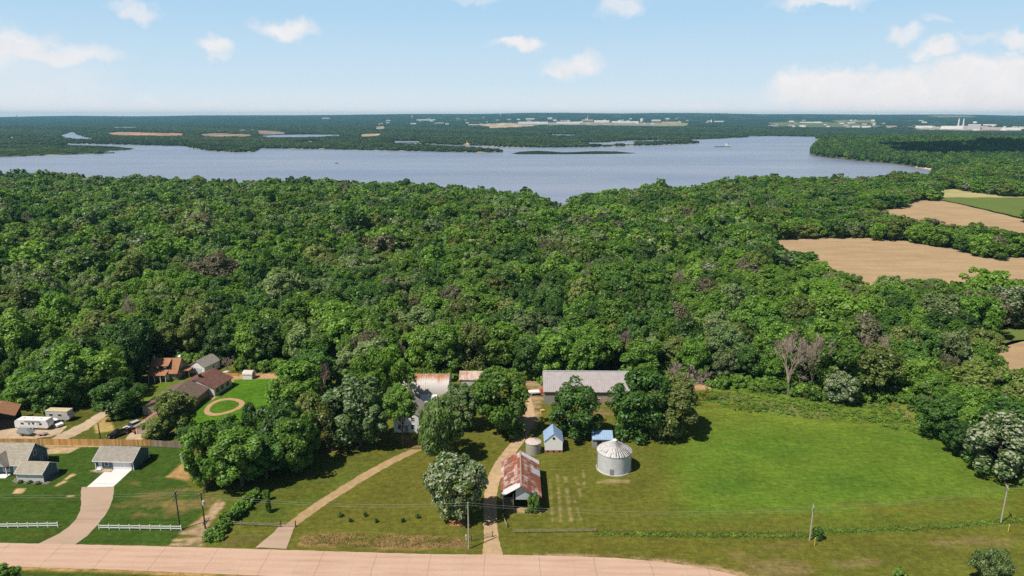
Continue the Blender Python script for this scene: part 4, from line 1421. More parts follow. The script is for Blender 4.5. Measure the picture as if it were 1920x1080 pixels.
def scatter(name, xyz, pick, size, label, cat):
    n = len(xyz)
    me_ = np_mesh(name, xyz, [])
    a = me_.attributes.new('pick', 'INT', 'POINT')
    a.data.foreach_set('value', np.asarray(pick, np.int32))
    rot = np.zeros((n, 3), np.float32)
    rot[:, 2] = rng.uniform(0, 6.283, n)
    a = me_.attributes.new('rot', 'FLOAT_VECTOR', 'POINT')
    a.data.foreach_set('vector', rot.ravel())
    a = me_.attributes.new('size', 'FLOAT_VECTOR', 'POINT')
    a.data.foreach_set('vector', np.asarray(size, np.float32).ravel())
    o = link(bpy.data.objects.new(name, me_))
    md = o.modifiers.new('scatter', 'NODES')
    md.node_group = SCATTER
    return tag(o, label, cat, kind='stuff')


rest = np.where(~near_set)[0]
pick, size = [], []
for i in rest:
    s_ = SPECIES[sp[i]]
    if s_ == 'dead':
        pick.append(PATS[('dead', 'hi', 0)])
        size.append((.9, .9, hgt[i] / 12))
        continue
    lod = 'hi' if dist[i] < 380 else ('mid' if dist[i] < 720 else 'lo')
    pick.append(PATS[(s_, lod, int(rng.integers(0, 3 if lod == 'lo' else 4)))])
    kx = wid_[i] / (2.1 * R0)
    size.append((kx, kx * rng.uniform(.88, 1.12), hgt[i] / H0))
scatter('woods', np.stack([tx[rest], ty[rest], tz[rest]], 1), pick, size, 'dense green broadleaf wood between the farm and the lake', 'woods')

# brush under the wood's front edge
bx = []
for q in np.linspace(-60, 1980, 620):
    vv = float(np.interp(q, fu, fv)) + rng.uniform(-7, 9)
    if 1015 < q < 1195 or 860 < q < 920 or 757 < q < 845 or 281 < q < 480:
        vv -= 2
    bx.append(tuple(P(q + rng.uniform(-3, 3), vv)))
bx = np.array(bx)
nb = len(bx)
scatter('undergrowth', bx, [PATS[('bush_mid' if rng.random() < .7 else 'bush_weed', int(rng.integers(0, 2)))] for _ in range(nb)],
        np.repeat(rng.uniform(.6, 1.5, (nb, 1)), 3, 1), 'low green brush along the front edge of the wood', 'undergrowth')

wx = []
WEEDY = [(1330, 728), (1400, 734), (1480, 746), (1560, 758), (1680, 760), (1750, 810), (1740, 818), (1650, 792), (1560, 782), (1480, 778), (1380, 768), (1320, 748)]
for _ in range(1500):
    q = (rng.uniform(1310, 1760), rng.uniform(724, 822))
    if sdist(np.array([q[0]]), np.array([q[1]]), WEEDY)[0] > rng.uniform(-6, 3):
        wx.append(tuple(P(*q)))
for q in np.linspace(1120, 1960, 340):
    vv = np.interp(q, [1110, 1300, 1500, 1600, 1760, 1960], [1001, 1005, 1005, 996, 990, 973]) + rng.uniform(-2, 2)
    if rng.random() < .75:
        wx.append(tuple(P(q, vv)))
wx = np.array(wx)
wsz = np.where((wx[:, 1:2] < 140), rng.uniform(.12, .30, (len(wx), 1)), rng.uniform(.20, .50, (len(wx), 1)))
scatter('weeds', wx, [PATS[('bush_weed' if rng.random() < .8 else 'bush_mid', int(rng.integers(0, 2)))] for _ in range(len(wx))],
        np.concatenate([wsz * rng.uniform(.8, 1.5, (len(wx), 1)), wsz, wsz * rng.uniform(.4, .8, (len(wx), 1))], 1), 'bright lumpy weeds behind the mown field and along the ditch', 'weeds')

# woods round the lake and across the valley
fx, fy_ = [], []
for (y0, y1, st, amin, amax) in ((1285, 2900, 12.5, .42, 1.05), (1285, 3000, 17.0, -1.0, .42), (2900, 4200, 20.0, -.95, .95), (4200, 6200, 26.0, -.95, .95)):
    yy = np.arange(y0, y1, st)
    for y_ in yy:
        xs = np.arange(amin * y_, amax * y_, st)
        fx.append(xs + rng.uniform(-st * .4, st * .4, len(xs)))
        fy_.append(np.full(len(xs), y_) + rng.uniform(-st * .4, st * .4, len(xs)))
fx, fy_ = np.concatenate(fx), np.concatenate(fy_)
fz = height(fx, fy_)
qu, qv = pxy(fx, fy_, fz)
ok = (fz > LAKE_Z + .55)
for poly, c in FAR_LOTS:
    ok &= ~((sdist(qu, qv, poly) > -.2) | (sdist(qu, qv - 3.0, poly) > 0))
for poly in PONDS_PX:
    ok &= ~((sdist(qu, qv, poly) > -.3) | (sdist(qu, qv - 3.2, poly) > 0) | (sdist(qu, qv - 1.6, poly) > 0))
for poly in (FIELD_C, FIELD_D):
    ok &= ~(sdist(qu, qv, poly) > -1)
wet = (sdist(qu, qv, [(-900, 268), (45, 270), (250, 275), (260, 284), (0, 296), (-900, 302)]) > 0)
ok &= ~(wet & (rng.random(len(fx)) < .55))
ok &= (rng.random(len(fx)) > .10) | (fy_ < 2600)
ok[ok] &= sdist(fx[ok], fy_[ok], LAKE) < np.where(fy_[ok] < 2900, -5, -11)
lag = (wav(fx, fy_, 330, 77) > .72) & (fy_ > 3000)
ok &= ~lag
fx, fy_, fz, qu, wet = fx[ok], fy_[ok], fz[ok], qu[ok], wet[ok]
pick, size = [], []
dk = wav(fx, fy_, 700, 80)
for i in range(len(fx)):
    if fy_[i] < 2900 and fx[i] > .4 * fy_[i]:
        s_ = 'leaf_dark' if rng.random() < .62 else ('leaf_mid' if rng.random() < .75 else ('leaf_olive' if rng.random() < .7 else 'leaf_bright'))
        pick.append(PATS[(s_, 'lo', int(rng.integers(0, 3)))])
        k = rng.uniform(.95, 1.5)
        size.append((k, k, k * .98))
    else:
        pick.append(PATS[('far' if rng.random() < .5 + .6 * dk[i] else 'fardark', int(rng.integers(0, 3)))])
        k = rng.uniform(.6, 1.1) * (1.0 if fy_[i] > 2900 else .8) * (1.25 if fy_[i] > 4200 else 1)
        hz_ = rng.uniform(.5, .95) * (.25 if wet[i] else 1)
        size.append((k, k, hz_))
scatter('far_woods', np.stack([fx, fy_, fz - .3], 1), pick, size, 'blue-green woods round the lake and across the valley', 'woods')
print('TREES', NTREE, len(fx))

# ------------------------------------------------------------------ buildings
class House:
    def __init__(s, name, label, cat, loc, deg, L, W, wh, rh, wall, roof, over=.4, end=.35, gable=None, thick=.16, floor=True):
        s.o = empty(name, (loc[0], loc[1], 0), R(deg), label, cat)
        s.L, s.W, s.wh, s.rh = L, W, wh, rh
        s.wall = MB().prism_x([(-W / 2, -.1), (W / 2, -.1), (W / 2, wh), (0, rh), (-W / 2, wh)], -L / 2, L / 2).build('wall', wall, s.o)
        sl = (rh - wh) / (W / 2)
        e = W / 2 + over
        ze = wh - over * sl + .03
        zr = rh + .03
        s.roof = MB().prism_x([(-e, ze), (0, zr), (e, ze), (e, ze + thick), (0, zr + thick), (-e, ze + thick)], -L / 2 - end, L / 2 + end).build('roof', roof, s.o)
        s.sl, s.thick, s.over, s.end = sl, thick, over, end

    def at(s, side, pos, z, out=0.0):
        if side == 'F':
            return Vector((pos, -s.W / 2 - out, z)), 0.0
        if side == 'B':
            return Vector((pos, s.W / 2 + out, z)), R(180)
        if side == 'R':
            return Vector((s.L / 2 + out, pos, z)), R(90)
        return Vector((-s.L / 2 - out, pos, z)), R(-90)

    def window(s, side, pos, z, w=.9, h=1.2, frame='white_paint', pane='glass', mull=True):
        c, rz = s.at(side, pos, z)
        m = MB()
        f = .09
        for (x, zz, a, b) in ((-w / 2, 0, f, h + f), (w / 2, 0, f, h + f), (0, h / 2, w - f, f), (0, -h / 2, w - f, f)):
            m.box((x, -.03, zz), (a, .1, b))
        if mull:
            m.box((0, -.025, 0), (w - f, .07, .05))
        o = m.build('window', M[frame], s.o, loc=c, rz=rz)
        MB().box((0, -.012, 0), (w - f, .02, h - f)).build('pane', M[pane], o)
        return o

    def door(s, side, pos, w, h, mat, name='door', handle=True, z0=0.02, proud=.05):
        c, rz = s.at(side, pos, z0)
        o = MB().box((0, -proud / 2 + .01, h / 2), (w, proud + .02, h)).build(name, M[mat] if isinstance(mat, str) else mat, s.o, loc=c, rz=rz)
        if handle:
            MB().box((w * .36, -proud - .03, h * .47), (.06, .06, .14)).build('handle', M['steel'], o)
        return o

    def trim(s, mat='white_paint'):
        m = MB()
        for sx in (-1, 1):
            for sy in (-1, 1):
                m.box((sx * (s.L / 2 + .012), sy * (s.W / 2 + .012), s.wh / 2 - .1), (.16, .16, s.wh))
        m.build('corner_trim', M[mat], s.o)
        m = MB()
        e, ze = s.W / 2 + s.over, s.wh - s.over * s.sl + .03
        for sx in (-1, 1):
            for sy in (-1, 1):
                a, b = Vector((sx * (s.L / 2 + s.end + .03), 0, s.rh + .06)), Vector((sx * (s.L / 2 + s.end + .03), sy * (e + .02), ze + .03))
                d = b - a
                m.box((a + b) / 2, (.05, d.length, .2), rx=math.atan2(d.z, d.y))
        for sy in (-1, 1):
            m.box((0, sy * (e + .035), ze + .03), (2 * (s.L / 2 + s.end), .06, .16))
        m.build('roof_trim', M[mat], s.o)

    def onroof(s, x, t_, side=-1):
        """point on the roof: t_ 0 ridge .. 1 wall line"""
        y = side * s.W / 2 * t_
        return Vector((x, y, s.rh - abs(y) * s.sl + s.thick + .03))


def chimney(h, x, t_, side, mat='brick', w=.6, hh=1.1):
    p = h.onroof(x, t_, side)
    o = MB().box((p.x, p.y, p.z + hh / 2 - .3), (w, w, hh + .3)).box((p.x, p.y, p.z + hh - .1), (w + .12, w + .12, .12)).build('chimney', M[mat], h.roof)
    return o


def vents(h, spots):
    for (x, t_, sd) in spots:
        p = h.onroof(x, t_, sd)
        MB().tube(p - Vector((0, 0, .1)), p + Vector((0, 0, .4)), .08, .08, 8).build('vent_pipe', M['white_metal'], h.roof)


# blue-grey garage house with the white apron
g = House('garage_house', 'blue-grey garage with grey roof and white door at the white apron', 'garage', (-98.0, 156.0), -3, 9.6, 6.6, 2.7, 4.5, M['blue_siding'], M['grey_shingle'], .6, .35)
g.trim()
gd = g.door('F', 2.0, 4.7, 2.2, siding('garage_panels', (0.80, 0.79, 0.79), 0.55, 2, 0.8, 0.5), 'garage_door', False)
MB().box((0, -.07, 1.1), (.3, .03, .08)).build('handle', M['steel'], gd)
g.window('F', -2.0, 1.55, 1.0, 1.0)
g.door('F', -3.6, .9, 2.0, 'white_paint')
MB().box((-2.6, -3.95, .09), (4.4, 1.3, .14)).build('porch_slab', M['yard'], g.o)
vents(g, [(-2.2, .12, -1), (.2, .1, -1), (2.4, .12, -1)])
tag(MB().box((0, 0, .25), (1.1, .5, .1)).box((-.45, 0, .12), (.08, .45, .24)).box((.45, 0, .12), (.08, .45, .24)).box((0, .22, .55), (1.1, .06, .5)).build('porch_bench', M['white_paint'], loc=(-101.8, 152.1, .16), rz=R(-3)), 'small white bench on the garage porch', 'bench')

# big blue-grey house at the left edge
h = House('family_house', 'large blue-grey house with tan roof cut off by the left photo edge', 'house', (-128.4, 154.5), -1, 20, 7.6, 2.9, 6.3, M['blue_siding'], M['tan_shingle'], .5, .35)
h.trim()
h.window('R', -.2, 3.9, .9, 1.3, mull=False)
h.window('R', 1.6, 1.5, .8, 1.1)
h.window('F', 5.2, 1.4, 1.6, 1.3)
h.door('F', 7.4, 1.0, 2.1, 'white_paint')
vents(h, [(-3, .15, -1), (4.5, .1, 1)])
q = MB()
q.prism([(-2.0, 2.7), (2.0, 2.7), (0, 4.9)], -5.2, -1.5)
cg = q.build('cross_gable', M['light_siding'], h.o, loc=(4.0, 0, 0))
MB().prism([(-2.4, 2.55), (0, 5.05), (2.4, 2.55), (2.4, 2.7), (0, 5.2), (-2.4, 2.7)], -5.5, -1.2).build('gable_roof', M['tan_shingle'], cg)
m = MB().box((4.0, -4.9, .1), (4.6, 2.0, .2))
for x in (1.9, 6.1):
    m.box((x, -5.1, 1.4), (.18, .18, 2.6))
m.build('porch', M['white_paint'], h.o)
h2 = House('house_wing', 'low garage wing with tan roof and white front beside the blue-grey house', 'house wing', (-114.9, 149.3), -3, 6.4, 4.8, 2.5, 4.0, M['blue_siding'], M['tan_shingle'], .45, .3)
h2.trim()
MB().box((0, -2.435, 1.2), (6.1, .05, 2.2)).build('front_cladding', M['light_siding'], h2.o)
for x in (-1.2, 0, 1.2):
    MB().box((x, -2.49, 1.85), (.9, .05, .3)).build('front_pane', M['white_paint'], h2.o)
for i, x in enumerate((-117.2, -114.9, -112.6)):
    o = bpy.data.objects.new('garden_bush', BUSH[i % 2])
    link(o)
    o.location = (x, 146.2 - .12 * (x + 115), 0)
    o.scale = (.36, .36, .3)
    if not BUSH[i % 2].materials:
        BUSH[i % 2].materials.append(M['leaf_olive'])
    tag(o, ['round bush at the left end of the white wing front', 'round bush before the middle of the white wing', 'round bush at the right corner of the white wing'][i], 'bush', 'bushes before the white wing')

# dark shed with orange roof on the left edge
d = House('dark_shed', 'black shed with orange roof and white window by the trailer', 'shed', (-144.4, 177.9), 115, 8, 8, 3.8, 5.6, M['dark'], M['orange_shingle'], .4, .3)
d.window('L', 1.0, 3.6, 1.2, 1.4)
# long house in three sections
lh = House('long_house', 'long house section with wide dull brown roof behind the clay ring', 'house', (-101.2, 191.3), 87, 14.6, 12.4, 2.7, 5.0, M['old_wood'], M['brown_shingle'], .5, .3)
for x in (-4.5, 0, 4.5):
    lh.window('F', x, 1.5, 1.2, 1.0)
vents(lh, [(-3, .3, -1), (3, .2, -1)])
lr = House('red_roofed_house', 'weathered red-roofed house end adjoining the long brown roof', 'house', (-97.6, 203.6), 79, 9.2, 12.0, 2.8, 5.25, M['light_siding'], M['red_shingle'], .6, .4)
for x in (-3, -.6, 2.4):
    lr.window('F', x, 1.5, 1.3, 1.1, 'blue_siding')
chimney(lr, -2.6, .02, -1, 'dark', .7, .8)
pg = House('brick_gable', 'pink brick gable with pink roof at the near end of the long house', 'house', (-99.3, 176.2), 84, 9.0, 6.6, 2.5, 4.2, M['pink_brick'], M['pink_shingle'], .4, .3)
pg.trim()
pg.window('L', 0, 1.5, 1.0, 1.1)
pg.door('L', -1.9, .9, 2.0, 'white_paint')

# brown dormer house
b = House('dormer_house', 'brown-roofed house with a wide dormer and side porch', 'house', (-115.0, 214.9), 2, 9.0, 7.4, 3.0, 6.4, siding('brown_siding', (0.21, 0.18, 0.15), .2), M['orange_shingle'], .6, .3)
b.window('R', 0, 3.8, .9, 1.0)
b.window('R', -1.6, 1.4, .9, 1.1)
b.door('F', 1.2, .95, 2.05, 'white_paint')
for x in (-2.6, -.6, 3.2):
    b.window('F', x, 1.5, .9, 1.2)
dm = MB().prism_x([(-3.2, 3.8), (-.6, 3.8), (-.6, 6.2), (-3.2, 5.05)], -2.9, 1.5).build('dormer', M['dark'], b.o)
MB().prism_x([(-3.7, 4.98), (-.2, 6.42), (-.2, 6.56), (-3.7, 5.12)], -3.2, 1.8).build('dormer_roof', M['orange_shingle'], dm)
for x in (-1.9, .5):
    f = MB().box((x, -3.24, 4.5), (.9, .08, .7)).build('window_frame', M['white_paint'], dm)
    f.name = 'window_frame'
pr = MB().prism_x([(-5.9, 2.5), (-3.4, 3.35), (-3.4, 3.47), (-5.9, 2.62)], -4.4, 1.6).build('porch_roof', M['orange_shingle'], b.o)
m = MB()
for x in (-4.1, -2.2, -.3, 1.4):
    m.box((x, -5.6, 1.25), (.16, .16, 2.5))
m.build('porch_posts', M['white_paint'], b.o)
MB().prism_x([(-1.8, 2.6), (1.8, 2.6), (1.8, 2.72), (-1.8, 2.72)], 4.55, 7.6).build('side_porch_roof', M['orange_shingle'], b.o)
m = MB()
for y in (-1.6, 1.6):
    m.box((7.3, y, 1.25), (.14, .14, 2.6))
m.build('side_porch_posts', M['old_wood'], b.o)
chimney(b, -4.1, .05, -1, 'pink_brick', .5, 1.0)
k = MB().lathe([(0.0, 0.0), (.28, .06), (.5, .2)], 16).build('satellite_dish', M['white_metal'], b.o, loc=(3.9, .4, 7.1))
k.rotation_euler = (R(65), 0, 0)
MB().tube((3.9, .4, 6.3), (3.9, .42, 7.1), .05, .05, 6).build('dish_mast', M['steel'], b.o)

ws = House('white_shed', 'white gabled shed with grey roof and garage door beside the dormer house', 'shed', (-105.4, 220.6), 74, 7.6, 6.0, 2.8, 4.7, M['white_paint'], M['grey_shingle'], .4, .3)
ws.door('L', -.3, 3.0, 2.2, 'bin_metal', 'garage_door', False)
ws.window('F', .5, 1.5, .8, .9)
# little barrel-roofed shed
o = empty('garden_shed', (-87.7, 213.7, 0), R(-4), 'small pinkish-white barrel-roofed shed at the edge of the fresh lawn', 'shed')
prof = [(-1.5, -.1)] + [(-1.5 * math.cos(math.pi * i / 10), 1.5 + 1.1 * math.sin(math.pi * i / 10)) for i in range(11)] + [(1.5, -.1)]
MB().prism_x([(y * .97, z * .985) for y, z in prof], -1.55, 1.55).build('wall', M['white_paint'], o)
prof2 = [(-1.55 * math.cos(math.pi * i / 12), 1.5 + 1.16 * math.sin(math.pi * i / 12)) for i in range(13)]
MB().prism_x(prof2 + [(y * .94, 1.5 + (z - 1.5) * .93) for y, z in prof2[::-1]], -1.7, 1.7).build('roof', plain('pinkish_sheet', (.60, .50, .49), .6), o)
MB().box((1.57, 0, .95), (.06, 1.1, 1.8)).build('door', M['grey_boards'], o)
# fence panels and upturned slab behind the red roof
def run_fence(name, label, a, bb, hgt, mat, post=2.4, cat='fence', postmat=None):
    a, bb = Vector(a), Vector(bb)
    L = (bb - a).length
    o = empty(name, a, math.atan2(bb.y - a.y, bb.x - a.x), label, cat)
    r = random.Random(int(L * 100))
    m = MB()
    x = 0.0
    while x < L - .1:
        wv = min(.42, L - x)
        hh = hgt + r.uniform(-.03, .03)
        m.box((x + wv / 2, 0, hh / 2 + .03), (wv - .012, .03, hh - .02))
        x += wv
    m.build('boards', mat, o)
    n = max(1, int(L / post))
    for i in range(n + 1):
        MB().box((L * i / n, .08, hgt / 2), (.11, .11, hgt + .1)).build('post', postmat or mat, o)
    m = MB()
    for z in (.4, hgt - .35):
        m.box((L / 2, .045, z), (L, .05, .1))
    m.build('rails', postmat or mat, o)
    return o


run_fence('wood_fence', 'long new orange cedar board fence behind the blue-grey houses', P(-70, 833.5), P(283, 836.5), 1.85, M['fence_new'])
run_fence('wood_fence', 'short aged brown board fence running from the garage to the trees', P(284, 837), P(352, 841), 1.8, M['fence_old'])
run_fence('wood_fence', 'low tan plank fence between the red roof and the garden shed', P(411, 703.5), P(447, 705.5), 1.0, M['fence_new'], 2.0)
o = empty('upturned_boat', P(419, 700), R(50), 'white upturned rowing boat behind the red-roofed house end', 'boat')
MB().prism_x([(-.7, 0), (.7, 0), (.55, .45), (.2, .62), (-.2, .62), (-.55, .45)], -2.0, 1.6).add([(1.6, -.7, 0), (1.6, .7, 0), (1.6, .2, .62), (1.6, -.2, .62), (2.6, 0, .1)], [(0, 1, 4), (1, 2, 4), (2, 3, 4), (3, 0, 4)]).build('hull', M['white_metal'], o)
MB().box((0, 0, .65), (3.4, .06, .06)).build('keel', M['grey_boards'], o)


def rail_fence(name, label, a, bb, n, mat, rails=(.45, .95), hp=1.2, group=None, rd=.21):
    a, bb = Vector(a), Vector(bb)
    L = (bb - a).length
    o = empty(name, a, math.atan2(bb.y - a.y, bb.x - a.x), label, 'fence', group)
    r = random.Random(n)
    for i in range(n + 1):
        MB().box((L * i / n, 0, hp / 2 - .05), (.13, .13, hp + .1)).box((L * i / n, 0, hp + .03), (.17, .17, .05)).build('post', mat, o)
    for z in rails:
        m = MB()
        for i in range(n):
            za, zb = z + r.uniform(-.03, .03), z + r.uniform(-.03, .03)
            x0, x1 = L * i / n + .07, L * (i + 1) / n - .07
            m.box(((x0 + x1) / 2, 0, (za + zb) / 2), (x1 - x0, .05, rd), ry=-math.atan2(zb - za, x1 - x0))
        m.build('rail', mat, o)
    return o


rail_fence('rail_fence', 'white two-rail fence left of the driveway, running off the photo', P(-60, 991), P(109, 988.5), 9, M['white_paint'])
rail_fence('rail_fence', 'white two-rail fence between the driveway and the utility poles', P(186, 992.5), P(340, 994.5), 8, M['white_paint'])
rail_fence('rail_fence', 'weathered split-rail fence beside the path gate', P(428, 984), P(524, 988.5), 4, M['old_wood'], (.4, .8), 1.0, None, .12)
rail_fence('rail_fence', 'weathered low rail fence right of the farm track', P(964, 1000), P(1116, 998), 6, M['old_wood'], (.4, .75), .9, None, .12)
o = empty('gate', P(527, 988), R(0), 'dark tubular gate across the dirt path', 'gate')
L = (P(554, 989) - P(527, 988)).length
for x in (0, L):
    MB().tube((x, 0, -.1), (x, 0, 1.5), .1, .09, 7).build('post', M['pole_dark'], o)
m = MB()
for z in (.25, .55, .85, 1.1):
    m.tube((.1, 0, z), (L - .1, 0, z), .025, .025, 5)
for x in (.12, L / 2, L - .12):
    m.tube((x, 0, .25), (x, 0, 1.1), .025, .025, 5)
m.build('gate_frame', M['old_wood'], o)
o = empty('gate', P(884, 1015), R(20), 'dark swung-open gate at the left of the farm track mouth', 'gate')
for x in (0, 4.6):
    MB().tube((x, 0, -.1), (x, 0, 1.35), .09, .08, 7).build('post', M['pole_dark'], o)
m = MB()
for z in (.35, .7, 1.05):
    m.tube((.1, 0, z), (4.5, 0, z), .03, .03, 5)
m.build('gate_frame', M['pole_dark'], o)
o = empty('gate_leaf', P(943, 972), R(-76), 'weathered open plank gate leaf right of the farm track', 'gate')
for (x, y) in ((0, 0), (3.6, 0)):
    MB().tube((x, y, -.1), (x, y, 1.2), .1, .09, 7).build('post', M['old_wood'], o)
m = MB()
for z in (.3, .6, .9):
    m.box((1.8, 0, z), (3.5, .05, .14))
m.build('planks', M['old_wood'], o)
o = empty('mailbox', P(874, 1014), 0, 'grey mailbox on a white post beside the roadside pole', 'mailbox')
MB().box((0, 0, .5), (.12, .12, 1.1)).build('post', M['white_paint'], o)
MB().prism([(-.13, 1.05), (.13, 1.05), (.13, 1.22), (.07, 1.32), (-.07, 1.32), (-.13, 1.22)], -.28, .28).build('box', M['bin_metal'], o)

# white arbour by the lawn trees
o = empty('garden_arbour', P(346, 866), R(10), 'small white garden arbour at the lawn edge by the trees', 'arbour')
for (x, y) in ((-.6, -.4), (.6, -.4), (-.6, .4), (.6, .4)):
    MB().box((x, y, 1.1), (.12, .12, 2.3)).build('post', M['white_paint'], o)
m = MB()
for i in range(5):
    m.box((-.6 + .3 * i, 0, 2.32), (.06, 1.3, .12))
for y in (-.4, .4):
    m.box((0, y, 2.22), (1.7, .07, .12))
m.build('top_slats', M['white_paint'], o)

# ------------------------------------------------------------------ farm buildings
o = empty('rusty_barn', (2.0, 142.5, 0), R(90), 'open-fronted barn with rusty red metal roof beside the farm track', 'barn')
L, W, wh, rh = 15.2, 8.0, 3.7, 6.1
m = MB()
m.box((0, W / 2, wh / 2), (L, .14, wh)).box((0, -W / 2, wh / 2), (L, .14, wh))
m.prism_x([(-W / 2, 0), (W / 2, 0), (W / 2, wh), (0, rh - .05), (-W / 2, wh)], L / 2 - .1, L / 2)
m.build('wall', M['grey_boards'], o)
sl = (rh - wh) / (W / 2)
e, ze = W / 2 + .55, wh - .55 * sl + .06
rf = MB().prism_x([(-e, ze), (0, rh + .06), (e, ze), (e, ze + .1), (0, rh + .16), (-e, ze + .1)], -L / 2 - .7, L / 2 + .5).build('roof', M['barn_red_roof'], o)
def rpatch(x0, x1, y0, y1, mat, name='roof_patch', up=.175):
    s_ = -sl if y1 > 0 else sl
    vs = [(x, y, rh + up - abs(y) * sl) for x in (x0, x1) for y in (y0, y1)]
    vs += [(a, b_, c - .03) for a, b_, c in vs]
    return MB().add(vs, [(0, 1, 3, 2), (4, 6, 7, 5), (0, 4, 5, 1), (2, 3, 7, 6), (0, 2, 6, 4), (1, 5, 7, 3)]).build(name, mat, rf)
pale = rusty('pale_sheet', (.70, .66, .68), (.50, .36, .30), 0, .62, .9, .42, (1.2, .3, 1))
rpatch(-L / 2 - .72, -L / 2 + 1.1, .25, e + .01, pale)
rpatch(-L / 2 + 1.1, -L / 2 + 1.7, .9, e - .6, pale)
rpatch(L / 2 - 1.2, L / 2 + .5, -e - .01, -.2, pale)
rpatch(.6, 3.2, -e - .005, -2.6, plain('blue_sheet', (.42, .46, .52), .5))
for (x, y) in ((-5.6, 2.9), (-2.6, 2.7), (.8, 2.9), (4.6, 2.8), (-5.6, -2.4), (-1.4, -2.8), (4.2, -2.6)):
    rpatch(x, x + .75, y - .9, y + .9, plain('dark_sheet', (.14, .10, .085), .7), 'roof_vent_sheet', .19)
MB().box((0, 0, rh + .19), (L + 1.2, .3, .05)).build('ridge_cap', M['dead_wood'], rf)
MB().prism_x([(-W / 2 + .1, 2.6), (1.2, 2.6), (1.2, rh - .8), (0, rh - .06), (-W / 2 + .1, wh - .02)], -L / 2 - .02, -L / 2 + .06).build('gable_panel', M['metal_boards'], o)
for y in (W / 2 - .1, 1.7, -1.6, -W / 2 + .1):
    MB().box((-L / 2 + .14, y, (wh + .1) / 2), (.2, .2, wh + (.3 if abs(y) < 3 else 0))).build('post', M['old_wood'], o)
m = MB()
for i in range(6):
    m.box((-L / 2 - .02, 2.8, .5 + i * .5), (.05, 2.2, .13), rx=R(random.uniform(-3, 3)))
m.build('slat_gate', M['old_wood'], o)
for y in (.1, -1.0):
    tag(MB().tube((-L / 2 + 2.6, y - .12, 1.35), (-L / 2 + 2.6, y + .02, 1.35), .42, .42, 16).build('old_tyre', M['cover'], loc=(0, 0, 0)), None)
for ob_, lb in zip([q for q in bpy.data.objects if q.name.startswith('old_tyre')], ('grey old tyre hanging left inside the open barn', 'grey old tyre hanging right inside the open barn')):
    ob_.matrix_world = Matrix.Translation((2.0, 142.5, 0)) @ Matrix.Rotation(R(90), 4, 'Z')
    tag(ob_, lb, 'tyre')

def bush(px, w_, h_, mat, label, name='bush', k=0, group=None, world=None):
    p = world or P(*px)
    o = bpy.data.objects.new(name, BUSH[k])
    link(o)
    o.location = p
    o.rotation_euler = (0, 0, random.uniform(0, 6))
    o.scale = (w_ / 3.4, w_ / 3.4, h_ / 2.5)
    if not BUSH[k].materials:
        BUSH[k].materials.append(M['leaf_mid'])
    o.material_slots[0].link = 'OBJECT'
    o.material_slots[0].material = M[mat]
    return tag(o, label, 'bush', group)


bush((1001, 960), 3.0, 4.6, 'leaf_mid', 'dusty bush against the open front of the rusty barn')
bush((990, 961), 1.6, .9, 'leaf_mid', 'low green bush at the foot of the barn front', k=1)

# grain bins
def grain_bin(loc, rad, wh, rh, label, wall, roofmat, ribs, cap):
    o = empty('grain_bin', (*loc, 0), 0, label, 'grain bin')
    prof = []
    n = int(wh / .21)
    for i in range(n + 1):
        prof.append((rad + (.018 if i % 2 else -.018), wh * i / n))
    MB().lathe([(rad, -.1)] + prof, 56).build('wall', wall, o, True)
    rr = rad + .12
    rf = MB().lathe([(rad - .02, wh - .02), (rr, wh - .04), (rr, wh), (.45, rh), (.0, rh + .02)], 56).build('roof', roofmat, o)
    m = MB()
    for i in range(ribs):
        a = 2 * math.pi * i / ribs
        p0 = Vector((math.cos(a) * .5, math.sin(a) * .5, rh + .02))
        p1 = Vector((math.cos(a) * rr, math.sin(a) * rr, wh + .03))
        m.tube(p0, p1, .045, .06, 4)
    m.build('roof_ribs', roofmat, rf)
    if cap:
        MB().lathe([(.5, rh - .08), (.5, rh + .25), (.6, rh + .27), (.3, rh + .5), (0, rh + .52)], 20).build('roof_cap', M['white_metal'], rf)
        m = MB().box((0, 0, 0), (.7, .9, .12))
        k_ = m.build('roof_hatch', M['far_grey'], rf)
        a = R(200)
        k_.location = (math.cos(a) * rad * .8, math.sin(a) * rad * .8, wh + (rh - wh) * .24)
        MB().box((rad * math.cos(R(-105)), rad * math.sin(R(-105)), 1.0), (.9, .14, 1.5), R(-15)).build('door', M['cover'], o)
        m = MB()
        for s_ in (-.2, .2):
            a = R(190)
            c, s__ = math.cos(a), math.sin(a)
            m.tube(((rad + .16) * c - s_ * s__, (rad + .16) * s__ + s_ * c, .3), ((rad + .16) * c - s_ * s__, (rad + .16) * s__ + s_ * c, wh), .03, .03, 5)
        for z in np.arange(.5, wh, .32):
            m.tube(((rad + .16) * c + .2 * s__, (rad + .16) * s__ - .2 * c, z), ((rad + .16) * c - .2 * s__, (rad + .16) * s__ + .2 * c, z), .02, .02, 4)
        m.build('ladder', M['steel'], o)
        MB().lathe([(rad + .18, -.1), (rad + .18, .14), (rad - .1, .14)], 56).build('foundation', M['far_grey'], o)
    return o


